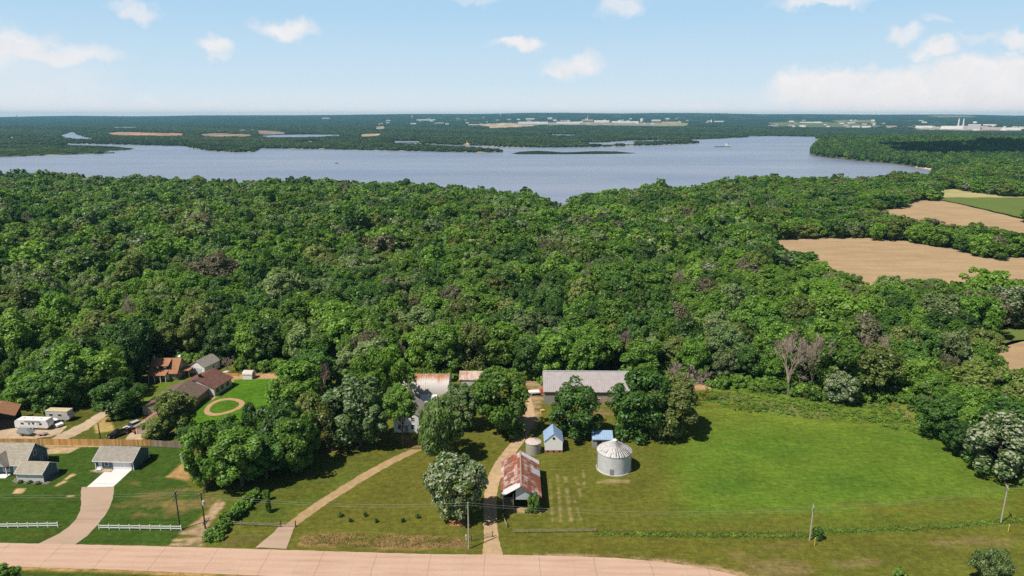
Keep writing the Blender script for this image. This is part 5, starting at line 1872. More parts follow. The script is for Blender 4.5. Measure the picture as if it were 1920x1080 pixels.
mr, t = new_mat('streaked_bin_roof')
ob_ = t.n('ShaderNodeTexCoord').outputs['Object']
s_ = t.n('ShaderNodeSeparateXYZ', ins={0: ob_})
an = t.math('ARCTAN2', s_.outputs[1], s_.outputs[0])
rad_ = t.math('POWER', t.math('ADD', t.math('MULTIPLY', s_.outputs[0], s_.outputs[0]), t.math('MULTIPLY', s_.outputs[1], s_.outputs[1])), .5)
seg = t.math('MULTIPLY', an, 36 / (2 * math.pi))
fr = t.math('FRACT', seg)
nz = t.noise(t.n('ShaderNodeCombineXYZ', ins={0: t.math('MULTIPLY', an, 2.2), 1: t.math('MULTIPLY', rad_, .25)}).outputs[0], 2.0, 4, .7)
wob2 = t.maprange(t.noise(ob_, 1.1, 3), .3, .7, -.25, .25)
pt_ = t.math('ADD', nz, t.maprange(t.math('ABSOLUTE', t.math('ADD', an, 1.0)), 0, .9, .16, -.06))
k = t.math('MULTIPLY', t.maprange(t.math('ADD', fr, wob2), .52, .68), t.maprange(pt_, .43, .55))
cc = t.mix(k, t.scalecol((.54, .53, .53), t.maprange(t.noise(ob_, 1.5, 5), .3, .7, .85, 1.1)), (.10, .085, .08))
out_bsdf(t, cc, .5, spec=.3)
grain_bin((25.3, 153.7), 4.2, 4.9, 7.3, 'big round galvanised grain bin with streaked conical roof on the grass', M['bin_metal'], mr, 36, True)
grain_bin((5.5, 161.9), 1.95, 3.0, 3.6, 'small squat ringed grain bin with pinkish lid behind the rusty barn', M['bin_wall_old'], plain('pink_lid', (.55, .46, .42), .6, .15), 14, False)

v = House('blue_roofed_shed', 'white shed on red brick footing with steep blue roof', 'shed', (10.8, 164.2), 90, 5.6, 4.6, 3.3, 5.3, M['white_paint'], M['blue_roof'], .25, .15)
MB().box((0, 0, .35), (5.64, 4.64, .8)).build('brick_footing', M['brick'], v.o)
c_, rz_ = v.at('L', 0, 4.1, .03)
MB().tube(c_, c_ + Vector((-.05, 0, 0)), .34, .34, 16).build('round_window', M['dark'], v.o)
for y in (-1.5, 0, 1.5):
    MB().box((-2.84, y, .45), (.06, .5, .35)).build('footing_vent', M['dark'], v.o)
v = House('blue_roofed_shed', 'low dark shed with flat-looking blue roof behind the big grain bin', 'shed', (23.9, 166.6), -2, 5.2, 5.0, 2.5, 3.7, M['grey_boards'], M['blue_roof'], .3, .15)
v.door('F', -.8, 1.2, 1.9, 'dark', handle=False)
v = House('grey_barn', 'long low barn with pale lilac-grey metal roof and block wall', 'barn', (23.5, 198.6), -1, 27.4, 13.0, 4.3, 8.0, M['grey_boards'], M['lilac_metal'], .5, .3, thick=.14)
MB().box((4.2, -6.53, 1.0), (18.6, .1, 2.1)).build('block_wall', M['stone'], v.o)
MB().box((-4.6, -6.52, 1.2), (8, .08, 2.2)).build('block_wall_end', M['metal_boards'], v.o)
v.door('F', 1.4, 1.2, 2.3, 'dark', 'loft_door', False, 1.95, .12)
for x in (-.7, 2.9):
    w_ = v.window('F', x, 1.55, .85, .8, 'white_paint', 'dark', False)
    w_.location.y -= .07
MB().box((0, 0, 8.22), (27.6, .5, .06)).build('ridge_cap', M['metal_boards'], v.roof)
for x, lab in ((-3.6, 'round bush against the grey barn wall left of its windows'), (5.6, 'low bush against the right part of the grey barn wall')):
    bush(None, 2.6, 2.2 if x < 0 else 1.2, 'leaf_dark', lab, world=Vector((23.5 + x, 191.3, 0)))
# arched barn
o = empty('arched_barn', (-28.0, 202.2, 0), R(-.5), 'white arched metal barn with a rust-streaked crown', 'barn')
prof = [(-4.5 * math.cos(math.pi * i / 28) * (1 if True else 1), 5.7 * math.sin(math.pi * i / 28) ** .92) for i in range(29)]
MB().prism_x(prof + [(y * .965, z * .965) for y, z in prof[::-1]], -8.4, 8.4).build('arch_roof', M['quonset'], o)
for x in (-8.15, 8.15):
    MB().prism_x([(y * .96, z * .96) for y, z in prof], x - .05, x + .05).build('end_wall', M['white_metal'], o)
MB().box((8.24, 0, 1.5), (.08, 2.6, 3.0)).build('door', M['grey_boards'], o)
m = MB()
for i in range(24):
    x = -8.1 + i * .704
    m.prism_x([(y * 1.006, z * 1.006 + .01) for y, z in prof] + [(y * .99, z * .99) for y, z in prof[::-1]], x - .03, x + .03)
m.build('arch_ribs', M['quonset'], o)
v = House('rusty_shed', 'small shed with rust-pink metal roof right of the arched barn', 'shed', (-12.2, 209.2), -1, 9.4, 5.2, 2.2, 4.0, M['grey_boards'], M['shed_rust'], .3, .2)
v.door('F', 2.5, 1.6, 1.9, 'dark', handle=False)
MB().box((-1.5, -2.64, .9), (5.2, .08, 1.6)).build('front_sheet', M['bin_metal'], v.o)
# white farmhouse in the trees
v = House('white_farmhouse', 'tall white farmhouse half hidden by trees at the path head', 'house', (-29.0, 177.6), 88, 9.0, 7.0, 5.0, 7.4, M['white_paint'], M['grey_shingle'], .4, .3)
for y in (-1.8, 1.8):
    v.window('L', y, 1.7, .9, 1.5)
    v.window('L', y, 4.0, .9, 1.2)
v.window('L', 0, 5.9, .6, .7)
v.door('L', 0, 1.0, 2.1, 'grey_boards')
for x in (-3, 0, 3):
    v.window('B', x, 1.7, .9, 1.5)
    v.window('F', x, 3.9, .9, 1.2)
chimney(v, 2.0, .03, -1, 'brick')
v = House('white_outbuilding', 'small white outbuilding glimpsed between the farmhouse tree and arched barn', 'shed', (-24.8, 189.6), -2, 4.6, 4.2, 2.7, 4.1, M['white_paint'], M['white_metal'], .3, .2)
v.door('F', .4, .9, 2.0, 'grey_boards')

# ------------------------------------------------------------------ vehicles
def wheels(o, xs, y, r=.36, wd=.22):
    for x in xs:
        for sy in (-1, 1):
            w_ = MB().tube((x, sy * y - wd / 2, r), (x, sy * y + wd / 2, r), r, r, 14).build('wheel', M['rubber'], o)
            MB().tube((x, sy * (y + wd / 2 + .005) - .01, r), (x, sy * (y + wd / 2 + .005) + .01, r), r * .6, r * .6, 10).build('rim', M['silver_paint'], w_)


def taper(x0, x1, x2, x3, z0, z1, y0, y1):
    """cabin: bottom x0..x3, top x1..x2"""
    vs = [(x0, -y0, z0), (x3, -y0, z0), (x3, y0, z0), (x0, y0, z0), (x1, -y1, z1), (x2, -y1, z1), (x2, y1, z1), (x1, y1, z1)]
    return vs, [(3, 2, 1, 0), (4, 5, 6, 7), (0, 1, 5, 4), (1, 2, 6, 5), (2, 3, 7, 6), (3, 0, 4, 7)]


def car(name, label, loc, deg, paint_, kind):
    o = empty(name, (*loc, 0), R(deg), label, 'pickup' if kind == 'pickup' else 'car')
    if kind == 'pickup':
        m = MB().prism([(-2.8, .45), (2.75, .45), (2.85, .75), (2.75, 1.05), (1.2, 1.18), (-.55, 1.18), (-.55, .78), (-2.75, .78)], -.78, .78)
        for sy in (-1, 1):
            m.box((-1.67, sy * .87, .82), (2.3, .12, .72))
            m.box((1.1, sy * .86, .75), (3.2, .14, .6))
        m.box((-2.8, 0, .85), (.1, 1.84, .65))
        m.build('body', M[paint_], o)
        vs, fs = taper(-.55, -.35, .7, 1.3, 1.18, 1.78, .86, .70)
        c_ = MB().add(vs, fs).build('cab', M[paint_], o)
        vs, fs = taper(-.575, -.385, .64, 1.24, 1.22, 1.70, .875, .735)
        MB().add(vs, fs).build('cab_glass', M['glass'], c_)
        for sy in (-1, 1):
            MB().box((2.79, sy * .68, .86), (.14, .3, .18)).build('headlight', M['white_metal'], o)
            MB().box((.85, sy * 1.02, 1.15), (.14, .18, .16)).build('mirror', M[paint_], o)
        wheels(o, (-1.75, 1.85), .84, .39)
    else:
        m = MB().prism([(-2.2, .38), (2.2, .38), (2.3, .62), (2.22, .88), (1.1, 1.02), (-2.1, 1.05), (-2.28, .8)], -.9, .9)
        m.build('body', M[paint_], o)
        vs, fs = taper(-2.1, -1.8, .35, 1.1, 1.02, 1.62, .86, .68)
        c_ = MB().add(vs, fs).build('cabin', M['glass'], o)
        MB().box((-.72, 0, 1.635), (2.1, 1.34, .05)).build('roof', M[paint_], c_)
        for sy in (-1, 1):
            MB().box((2.24, sy * .62, .74), (.1, .34, .15)).build('headlight', M['white_metal'], o)
            MB().box((.75, sy * .98, 1.08), (.14, .16, .14)).build('mirror', M[paint_], o)
        wheels(o, (-1.4, 1.4), .82, .34)
    return o


pk = P(223, 816.5)
car('pickup_truck', 'black pickup truck parked behind the wooden fence', (pk.x, pk.y), 236, 'black_paint', 'pickup')
pk = P(249, 802)
car('parked_car', 'silver car parked behind the black pickup', (pk.x, pk.y), 240, 'silver_paint', 'suv')
pk = P(106, 800)
car('parked_car', 'white car half hidden at the far end of the white trailer', (pk.x - .5, pk.y + .8), -30, 'white_metal', 'suv')
o = empty('utility_trailer', P(259, 811), R(40), 'red flat utility trailer beside the silver car', 'trailer')
MB().box((0, 0, .62), (2.6, 1.5, .12)).box((0, .72, .78), (2.6, .06, .3)).box((0, -.72, .78), (2.6, .06, .3)).build('bed', M['red_paint'], o)
MB().path([(1.3, .5, .55), (2.4, 0, .5), (2.6, 0, .5)], .05, .05, 5).build('drawbar', M['steel'], o)
wheels(o, (-.2,), .86, .32)
o = empty('travel_trailer', (-133.6, 175.9, 0), R(-4), 'long white travel trailer parked behind the wooden fence', 'caravan')
L = 9.8
MB().prism([(-L / 2, .62), (L / 2 - .5, .62), (L / 2, 1.0), (L / 2 - .05, 2.1), (L / 2 - .5, 2.95), (-L / 2 + .7, 2.95), (-L / 2 + .15, 2.6), (-L / 2, 1.9)], -1.2, 1.2).build('body', M['white_metal'], o)
for x in (-2.8, -.2, 2.2):
    MB().box((x, 0, 3.0), (.5, .5, .12)).build('roof_vent', M['far_grey'], o)
MB().tube((-1.9, -1.28, 2.62), (2.7, -1.28, 2.62), .09, .09, 7).build('awning_roll', M['cover'], o)
for x, w_, z in ((-2.6, .8, 1.9), (-.6, .4, 1.9), (.6, .5, 2.0), (2.7, .7, 1.85)):
    f = MB().box((x, -1.215, z), (w_ + .12, .05, .62)).build('window', M['far_grey'], o)
    MB().box((x, -1.245, z), (w_, .03, .5)).build('pane', M['glass'], f)
MB().box((1.5, -1.215, 1.55), (.75, .05, 1.75)).build('door', M['far_white'], o)
MB().box((0, -1.21, .95), (7.5, .03, .12)).build('stripe', M['far_grey'], o)
wheels(o, (-.9, .1), 1.05, .36)
MB().path([(L / 2 - .2, .5, .55), (L / 2 + 1.2, 0, .55), (L / 2 - .2, -.5, .55)], .06, .06, 5).build('drawbar', M['steel'], o)
o = empty('motorhome', (-129.8, 181.2, 0), R(-4), 'tan-roofed motorhome standing behind the white trailer', 'motorhome')
MB().prism([(-3.4, .6), (3.0, .6), (3.6, 1.0), (3.5, 1.6), (3.1, 2.1), (3.1, 3.1), (-3.4, 3.1)], -1.2, 1.2).build('body', M['far_grey'], o)
MB().box((-.2, 0, 3.16), (6.7, 2.5, .12)).build('roof_skin', M['tan_fabric'], o)
for x in (-1.8, .8):
    f = MB().box((x, -1.215, 2.1), (1.1, .05, .7)).build('window', M['far_white'], o)
    MB().box((x, -1.245, 2.1), (.98, .03, .58)).build('pane', M['glass'], f)
wheels(o, (-2.1, 2.2), 1.05, .4)
o = empty('covered_boat', (-133.3, 171.6, 0), R(-10), 'boat under a grey tarpaulin in front of the white trailer', 'boat')
MB().prism_x([(-.9, 1.0), (-.6, .45), (.6, .45), (.9, 1.0)], -2.0, 1.6).add([(1.6, -.9, 1.0), (1.6, -.6, .45), (1.6, .6, .45), (1.6, .9, 1.0), (2.7, 0, 1.05)], [(0, 4, 1), (1, 4, 2), (2, 4, 3)]).build('hull', M['far_grey'], o)
vs, fs = taper(-2.15, -1.5, .7, 2.5, 1.0, 1.95, 1.0, .35)
MB().add(vs, fs).build('tarpaulin', M['cover'], o)
wheels(o, (-.4,), .85, .3)
o = empty('flat_trailer', (-128.9, 171.6, 0), R(-6), 'small pinkish flat trailer in front of the white trailer', 'trailer')
MB().box((0, 0, .55), (2.5, 1.4, .14)).box((0, 0, .68), (1.5, .9, .16)).build('bed', M['pink_brick'], o)
MB().path([(1.2, .4, .5), (2.2, 0, .45)], .05, .05, 5).path([(1.2, -.4, .5), (2.2, 0, .45)], .05, .05, 5).build('drawbar', M['steel'], o)
wheels(o, (0,), .8, .28)
# yard things by the grey barn
o = empty('farm_truck', P(1005, 740), R(8), 'old white flatbed truck by the left end of the grey barn', 'truck')
MB().box((-.6, 0, .95), (3.4, 2.0, .14)).box((-.6, .97, 1.15), (3.4, .06, .35)).box((-.6, -.97, 1.15), (3.4, .06, .35)).build('flatbed', M['far_white'], o)
vs, fs = taper(1.2, 1.3, 2.2, 2.6, .6, 2.0, .95, .8)
MB().add(vs, fs).build('cab', M['red_paint'], o)
wheels(o, (-1.6, 1.8), .9, .4)
o = empty('farm_implement', P(990, 735), R(30), 'dark rusty farm implement left of the white flatbed truck', 'implement')
MB().box((0, 0, .7), (2.0, .3, .25)).box((0, .6, .7), (2.0, .2, .2)).build('frame', M['red_paint'], o)
m = MB()
for i in range(6):
    m.path([(-.9 + .36 * i, 0, .75), (-.9 + .36 * i, -.3, .5), (-.9 + .36 * i, -.1, .05)], .04, .03, 5)
m.build('tines', M['steel'], o)
wheels(o, (0,), 1.0, .42, .16)
o = empty('stacked_pallets', P(1017, 772), R(15), 'orange-brown stack of pallets under the dark tree by the track', 'pallets')
for i in range(4):
    MB().box((0, 0, .12 + i * .16), (1.2, 1.0, .03)).box((-.5, 0, .06 + i * .16), (.1, 1.0, .1)).box((.5, 0, .06 + i * .16), (.1, 1.0, .1)).build('pallet', M['fence_new'], o)
o = empty('hay_feeder', P(1100, 763), 0, 'small pale round feeder below the grey barn wall', 'feeder')
MB().lathe([(.7, 0), (.7, .6), (.64, .6), (.64, .1), (0, .1)], 18).build('tub', M['far_white'], o)
MB().lathe([(.73, .55), (.73, .62), (.62, .62)], 18).build('rim', M['far_grey'], o)

# ------------------------------------------------------------------ utility poles, wires and markers
POLES = [((338, 993), 8.9, 'pole_dark', 'dark utility pole at the right end of the white fence', 2, 96, False), ((385, 991), 8.4, 'pole_dark', 'dark utility pole with a transformer beside the mud track', 1, 60, True),
         ((879, 1029), 10.6, 'pole_grey', 'slim pale utility pole by the mailbox at the road', 0, 96, False), ((1518, 1013), 7.9, 'pole_grey', 'grey utility pole beside the dark ditch bush', 1, 60, False),
         ((1876, 982), 9.1, 'pole_grey', 'grey utility pole at the right edge of the bright field', 1, 66, False), ((190, 834), 6.3, 'pole_dark', 'plain dark pole standing at the cedar fence', 0, 0, False)]
TOPS = []
for (px, ht, mt, lab, arms, deg, trf) in POLES:
    p = P(*px)
    o = empty('utility_pole', p, R(deg), lab, 'utility pole', 'utility poles along the road')
    MB().tube((0, 0, -.3), (0, 0, ht), .17, .11, 9).build('pole', M[mt], o)
    for i in range(arms):
        z = ht - .35 - i * .9
        c_ = MB().box((0, .13, z), (2.5, .1, .13)).build('crossarm', M[mt], o)
        for x in (-1.1, -.45, .45, 1.1):
            MB().tube((x, .13, z + .06), (x, .13, z + .26), .05, .04, 6).build('insulator', M['far_grey'], c_)
        m = MB()
        for sx in (-1, 1):
            m.tube((sx * .8, .13, z - .05), (0, .13, z - .7), .025, .025, 4)
        m.build('brace', M['steel'], o)
    if trf:
        MB().lathe([(0, ht - 2.6), (.27, ht - 2.6), (.27, ht - 1.75), (.2, ht - 1.65), (0, ht - 1.65)], 14, (0, -.45)).build('transformer', M['far_grey'], o)
    TOPS.append(p + Vector((0, 0, ht - .15)))


def wire(a, b_, sag, label, r=.012):
    pts_ = []
    for i in range(15):
        s = i / 14
        q = a.lerp(b_, s)
        q.z -= sag * 4 * s * (1 - s)
        pts_.append(q)
    base_ = pts_[0].copy()
    tag(MB().path([q - base_ for q in pts_], r, r, 4).build('power_line', M['wire'], loc=base_), label, 'power line', 'power lines along the road')


far_l = P(-260, 985) + Vector((0, 0, 8.4))
far_r = P(2300, 950) + Vector((0, 0, 9))
for dz, dy, w_ in ((0, 0, 'upper'), (-.85, .5, 'lower')):
    v_ = Vector((0, dy, dz))
    wire(far_l + v_, TOPS[0] + v_, .9, f'{w_} power line crossing the dark lawn to the fence-end pole')
    wire(TOPS[0] + v_, TOPS[1] + v_, .08, f'{w_} short power line between the two dark poles')
    wire(TOPS[1] + v_, TOPS[2] + v_, 1.3, f'{w_} power line from the transformer pole to the mailbox pole')
    wire(TOPS[2] + v_, TOPS[3] + v_, 1.6, f'{w_} power line from the mailbox pole to the ditch pole')
    wire(TOPS[3] + v_, TOPS[4] + v_, 1.0, f'{w_} power line between the two right grey poles')
    wire(TOPS[4] + v_, far_r + v_, 1.0, f'{w_} power line leaving the photo at the right')
for px, lab in (((1527, 1023), 'yellow marker post beside the ditch bush'), ((1890, 998), 'yellow marker post near the far right pole')):
    o = empty('marker_post', P(*px), 0, lab, 'marker post')
    MB().tube((0, 0, -.1), (0, 0, 1.7), .07, .07, 7).build('post', M['yellow'], o)
    MB().lathe([(.08, 1.7), (.08, 1.8), (0, 1.86)], 8).build('cap', M['far_white'], o)

# shrubs and saplings
for i, px in enumerate([(638, 968), (657, 978), (685, 968), (705, 979), (755, 979), (782, 971)]):
    bush(px, 1.35 if i in (0, 5) else 1.0, 1.0, 'leaf_dark', ['first', 'second', 'third', 'fourth', 'fifth', 'sixth'][i] + ' small dark planted shrub from left on the front grass', 'planted_shrub', i % 2, 'planted shrubs on the front grass')
for px, hh, wd, lab in (((504, 961), 3.4, 1.5, 'thin green sapling on the grass left of the dirt path'), ((500, 938), 2.6, 1.6, 'small bushy sapling behind the thin one left of the path')):
    make_tree('sapling', P(*px), hh, wd, M['leaf_mid'], lab, shape=CROWN_HI[2], cat='sapling')
bush((1534, 1012), 2.2, 2.9, 'leaf_dark', 'dark round bush on the ditch beside the grey pole', 'bush', 0)
bush((1688, 1084), 2.6, 2.4, 'leaf_bright', 'bright bush at the bottom edge right of the road', 'bush', 1)
make_tree('broadleaf_tree', P(1856, 1098), 7.5, 6.5, M['leaf_silver'], 'pale feathery tree at the bottom right corner', shape=CROWN_WILLOW[1])
make_tree('broadleaf_tree', P(12, 1108), 5.4, 5.4, M['leaf_mid'], 'green treetop at the bottom left corner beside the road', shape=CROWN_HI[1])
# hedge down the slope
r = random.Random(9)
hv, hf = [], 0
parts_v = []
for i in range(26):
    s = i / 25
    u, v0 = 478 + (394 - 478) * s, 935 + (1016 - 935) * s
    p = P(u + r.uniform(-5, 5), v0 + r.uniform(-3, 3))
    vv, _ = leaf_cloud(600 + i, 1.5, -.2, 2.2 + r.uniform(-.4, .5), 10, 34, .26)
    parts_v.append(vv + np.array([p.x, p.y, 0]))
hv = np.concatenate(parts_v)
c0 = np.array(P(436, 975))
me_ = np_mesh('hedge', hv - c0, np.arange(len(hv)).reshape(-1, 4))
me_.materials.append(M['leaf_mid'])
o = link(bpy.data.objects.new('hedge', me_))
o.location = c0
tag(o, 'overgrown green hedge beside the mud track', 'hedge')


def blades(name, polys, n, hmin, hmax, wdt, mat, label):
    """tall grass as many single blades standing on the ground"""
    V = []
    for poly, share in polys:
        a = np.array(poly, float)
        k = int(n * share)
        uu = rng.uniform(a[:, 0].min(), a[:, 0].max(), k * 3)
        vv = rng.uniform(a[:, 1].min(), a[:, 1].max(), k * 3)
        keep = sdist(uu, vv, poly) > rng.uniform(-4, 3, k * 3)
        for u_, v_ in list(zip(uu[keep], vv[keep]))[:k]:
            p = P(u_, v_)
            a_ = rng.uniform(0, 6.28)
            hh = rng.uniform(hmin, hmax)
            dx, dy = math.cos(a_) * wdt, math.sin(a_) * wdt
            lx_, ly_ = rng.normal(0, .3, 2) * hh
            V.append([(p.x - dx, p.y - dy, -.02), (p.x + dx, p.y + dy, -.02), (p.x + dx * .3 + lx_, p.y + dy * .3 + ly_, hh), (p.x - dx * .3 + lx_, p.y - dy * .3 + ly_, hh)])
    V = np.array(V).reshape(-1, 3)
    me_ = np_mesh(name, V, np.arange(len(V)).reshape(-1, 4))
    me_.materials.append(M[mat])
    return tag(link(bpy.data.objects.new(name, me_)), label, 'tall grass', kind='stuff')


DITCH = [(1110, 996), (1300, 1000), (1500, 1000), (1600, 990), (1760, 985), (1920, 970), (2000, 965), (2000, 975), (1920, 980), (1760, 993), (1600, 1000), (1500, 1010), (1300, 1008), (1115, 1004)]
blades('tall_grass', [(DITCH, .45), ([(1310, 745), (1340, 728), (1480, 742), (1680, 762), (1755, 815), (1600, 790), (1500, 785), (1380, 770)], .55)], 5000, .25, .8, .08, 'weed', 'bright green tall weeds along the ditch and the field corner')
blades('dry_grass', [([(1340, 735), (1420, 745), (1580, 772), (1560, 782), (1440, 765), (1345, 748)], .22), ([(1110, 995), (1330, 998), (1500, 998), (1500, 1003), (1330, 1004), (1110, 1001)], .14), ([(1560, 992), (1800, 985), (1920, 972), (1920, 976), (1800, 990), (1570, 998)], .12),
                      ([(575, 1004), (700, 1001), (868, 1011), (872, 1028), (700, 1028), (565, 1021)], .34), ([(1060, 1036), (1250, 1046), (1420, 1078), (1340, 1062), (1200, 1048)], .1)], 5200, .15, .5, .06, 'straw', 'dry straw-coloured grass on the verge and among the weeds')

# ------------------------------------------------------------------ on the lake and beyond
o = empty('towboat', P(1359, 275.5, LAKE_Z), R(8), 'dark towboat pushing a barge on the far lake', 'towboat')
MB().box((-22, 0, .9), (34, 10, 2.2)).build('barge', M['steel'], o)
MB().box((8, 0, 1.2), (20, 8, 2.6)).build('hull', M['steel'], o)
MB().box((9, 0, 5), (11, 6.5, 5)).box((6, 0, 9.5), (5, 5, 4)).build('deckhouse', M['far_white'], o)
for y in (-1.6, 1.6):
    MB().tube((13, y, 7), (13, y, 13), .5, .5, 8).build('funnel', M['steel'], o)
for px, L, lab in (((632, 306.5), 9, 'small dark boat on the open lake'), ((466, 285.5), 12, 'tiny boat near the left spit'), ((1482, 279.5), 8, 'white motorboat off the wooded point'), ((1250, 284), 7, 'tiny boat right of the low island')):
    o = empty('motorboat', P(*px, LAKE_Z), R(12), lab, 'boat')
    MB().prism_x([(-1.3, .9), (-.9, -.2), (.9, -.2), (1.3, .9)], -L / 2, L / 4).add([(L / 4, -1.3, .9), (L / 4, -.9, -.2), (L / 4, .9, -.2), (L / 4, 1.3, .9), (L / 2, 0, 1.1)], [(0, 4, 1), (1, 4, 2), (2, 4, 3), (3, 4, 0)]).build('hull', M['steel'] if 'dark' in lab else M['far_grey'], o)
    MB().box((-L * .08, 0, 1.5), (L * .3, 1.7, 1.3)).build('cabin', M['cover'] if 'dark' in lab else M['far_white'], o)


def far_building(u0, u1, vtop, vbot, mat, label, name='far_building', group=None, deep=1.0, cat='building'):
    p = PT((u0 + u1) / 2, vbot)
    dep = math.hypot(p.x, p.y)
    sc_ = dep / F
    wv = max((u1 - u0) * sc_ / math.cos(math.atan2(p.x, p.y)) * .98, 8)
    hv_ = max((vbot - vtop) * sc_, 4)
    dv = min(max(wv * .5, 12), 60) * deep
    o = MB().box((0, dv / 2, hv_ * .42), (wv, dv, hv_ * .84 + 2)).prism_x([(0 - .5, hv_ * .84 + 1.0), (dv / 2, hv_ + 1), (dv + .5, hv_ * .84 + 1.0)], -wv / 2 - .4, wv / 2 + .4).build(name, M[mat], loc=p - Vector((0, 0, .5)), rz=-math.atan2(p.x, p.y))
    return tag(o, label, cat, group)


for a in [(972, 1027, 228.8, 232.4, 'far_white', 'longest white warehouse at the left of the far industrial strip'), (1044, 1086, 228.6, 232, 'far_white', 'second long white warehouse of the far industrial strip'),
          (1091, 1112, 224.5, 227.4, 'far_pink', 'red and white plant building above the far warehouses'), (1114, 1142, 226.2, 229.5, 'far_white', 'white shed between the far warehouses and the tank'),
          (1148, 1196, 227.6, 230.6, 'far_white', 'long white shed left of the white tank across the lake'), (1050, 1068, 225.4, 227.2, 'far_grey', 'grey building behind the second long warehouse'),
          (1242, 1276, 228.6, 231.5, 'far_pink', 'pinkish long building right of the white tank'), (1222, 1238, 224.8, 227.5, 'far_white', 'white block right behind the white tank'),
          (1340, 1356, 227, 228.6, 'far_white', 'row of white houses right of the slim white tower'), (986, 1002, 222, 224.2, 'far_white', 'white building behind the left end of the industrial strip'),
          (1027, 1035, 220.8, 223.6, 'far_white', 'white tall block behind the warehouses'), (604, 617, 221.2, 223, 'far_white', 'white building on the far left ridge'), (782, 816, 224, 226, 'far_white', 'low white building left of the far sandy lot'),
          (818, 832, 229.8, 231.8, 'far_grey', 'grey row of buildings left of the far sandy lot'), (724, 732, 225.4, 227, 'far_white', 'small white building below the far left water tower'), (770, 780, 231, 233, 'far_white', 'white houses cluster in the far trees'),
          (1504, 1536, 228.8, 230.4, 'far_white', 'long white building left of the far pale fields'), (1599, 1610, 236.6, 239, 'far_white', 'white shed at the edge of the far fields'), (1618, 1630, 237, 240, 'far_white', 'white shed next to the far red roof'),
          (1664, 1678, 236.6, 239.5, 'far_pink', 'red-roofed far shed left of the factory'), (1722, 1742, 236.8, 239.8, 'far_white', 'white sheds left of the chimney factory'), (1772, 1797, 237.5, 241.8, 'far_white', 'main white hall of the chimney factory'),
          (1800, 1822, 237, 241.2, 'far_pink', 'pinkish hall between the factory chimneys'), (1819, 1833, 235.0, 242, 'far_grey', 'tall grey silo block right of the chimneys'), (1840, 1868, 239.6, 242, 'far_pink', 'long pinkish shed right of the silo block'),
          (1888, 1912, 240.6, 243.4, 'far_white', 'white works at the right end of the far town'), (1764, 1771, 254.6, 259.5, 'far_white', 'lone white house among the trees of the wooded point'), (222, 248, 239, 241, 'far_grey', 'pale shed roofs above the left sand pit'),
          (1848, 1862, 234, 237, 'far_white', 'white block behind the pinkish shed of the far town'), (390, 420, 244.5, 246, 'far_grey', 'grey long roofs right of the left sand pit'), (452, 480, 244, 246, 'far_white', 'white long roofs at the far quarry')]:
    far_building(*a)
r = random.Random(21)
for i in range(100):
    if i < 30:
        u, vb = r.uniform(940, 1330), r.uniform(223, 233)
    elif i < 62:
        u, vb = r.uniform(1430, 1740), r.uniform(226, 240)
    elif i < 82:
        u, vb = r.uniform(1700, 1920), r.uniform(237, 245)
    else:
        u, vb = r.uniform(700, 930), r.uniform(223, 236)
    wv = r.uniform(2.5, 8)
    far_building(u, u + wv, vb - r.uniform(1.1, 2.2), vb, r.choice(['far_white', 'far_white', 'far_grey', 'far_pink']), 'tiny pale building in the hazy far town beyond the lake', 'town_building', 'tiny buildings of the far town')


def far_tower(u, vt, vb, wpx_, label, name, cat, bulb=False, mat='far_white'):
    p = PT(u, vb)
    s_ = math.hypot(p.x, p.y) / F
    hh, rr = (vb - vt) * s_, wpx_ * s_ / 2
    o = empty(name, p, 0, label, cat)
    if bulb:
        MB().tube((0, 0, -2), (0, 0, hh * .7), rr * .3, rr * .25, 8).build('stem', M[mat], o)
        MB().lathe([(rr * .2, hh * .62), (rr, hh * .74), (rr, hh * .92), (rr * .5, hh), (0, hh)], 14).build('tank', M[mat], o)
    elif name == 'storage_tank':
        MB().lathe([(rr, -2), (rr, hh * .92)], 20).build('wall', M[mat], o)
        MB().lathe([(rr * 1.02, hh * .92), (rr * .5, hh), (0, hh * 1.02)], 20).build('roof', M[mat], o)
    else:
        MB().lathe([(rr, -2), (rr * .7, hh), (rr * .5, hh)], 12).build('shaft', M[mat], o)
        MB().lathe([(rr * .8, hh * .93), (rr * .8, hh * .99)], 12).build('rim', M['far_pink'], o)
    return o


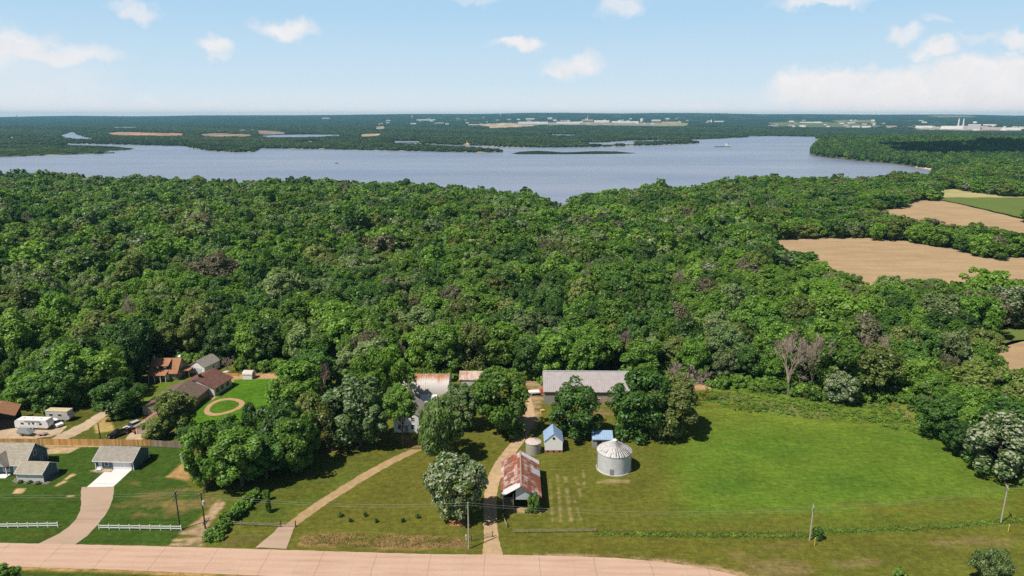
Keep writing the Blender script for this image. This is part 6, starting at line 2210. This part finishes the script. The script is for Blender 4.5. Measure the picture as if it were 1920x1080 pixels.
far_tower(1796, 225.5, 241, 2.4, 'left of the two tall factory chimneys', 'factory_chimney', 'chimney')
far_tower(1805, 226, 241, 2.2, 'right of the two tall factory chimneys', 'factory_chimney', 'chimney')
far_tower(1827, 230, 238, 5.5, 'white water tower beside the factory silo block', 'water_tower', 'water tower', True)
far_tower(773, 217.5, 222.5, 3.5, 'white water tower on the far left ridge', 'water_tower', 'water tower', True)
far_tower(939, 213.4, 218.5, 2.6, 'slender water tower on the skyline centre', 'water_tower', 'water tower', True)
far_tower(907, 219, 223, 2.6, 'small water tower left of the skyline one', 'water_tower', 'water tower', True)
far_tower(1102, 218, 225, 1.2, 'thin mast above the red and white plant', 'mast', 'mast')
far_tower(1334, 224.4, 229.4, 2.6, 'slim white tower left of the row of white houses', 'tower', 'tower')
far_tower(1203.5, 222.6, 228, 6, 'round white storage tank across the lake', 'storage_tank', 'tank')
far_tower(32, 217.5, 221.5, 2.5, 'tiny tower on the far left horizon', 'water_tower', 'water tower', True)

# ------------------------------------------------------------------ a cloud overhead, shading the wooded point
vsc = []
rc_ = np.random.default_rng(4)
shade_at = P(1850, 278, 0)
cz_ = 950.0
off = Vector((sdir.x, sdir.y, 0)) * (cz_ / sdir.z)
cm = MB()
for i in range(34):
    q_ = Vector((rc_.uniform(-180, 560), rc_.uniform(-190, 230), rc_.uniform(-20, 40)))
    r_ = rc_.uniform(60, 120)
    cm.lathe([(0.01, q_.z - r_ * .3), (r_ * .8, q_.z - r_ * .25), (r_, q_.z), (r_ * .8, q_.z + r_ * .4), (r_ * .4, q_.z + r_ * .6), (0.01, q_.z + r_ * .66)], 14, (q_.x, q_.y))
o = cm.build('cloud', M['white_paint'], smooth=True, loc=shade_at + off + Vector((0, 0, cz_)))
o['kind'] = 'structure'

# ------------------------------------------------------------------ the air
hz = MB().box((0, 0, 50), (31600, 31600, 190)).build('haze', bpy.data.materials.new('haze'))
hm = hz.data.materials[0]
hm.use_nodes = True
t = NT(hm.node_tree)
pv = t.n('ShaderNodeVolumePrincipled', ins={'Color': (0.30, 0.68, 0.96, 1), 'Density': HAZE_DENSITY, 'Anisotropy': 0.0})
t.n('ShaderNodeOutputMaterial', ins={1: pv.outputs[0]})
tag(hz, 'thin blue summer haze over the whole valley', 'haze', kind='stuff')
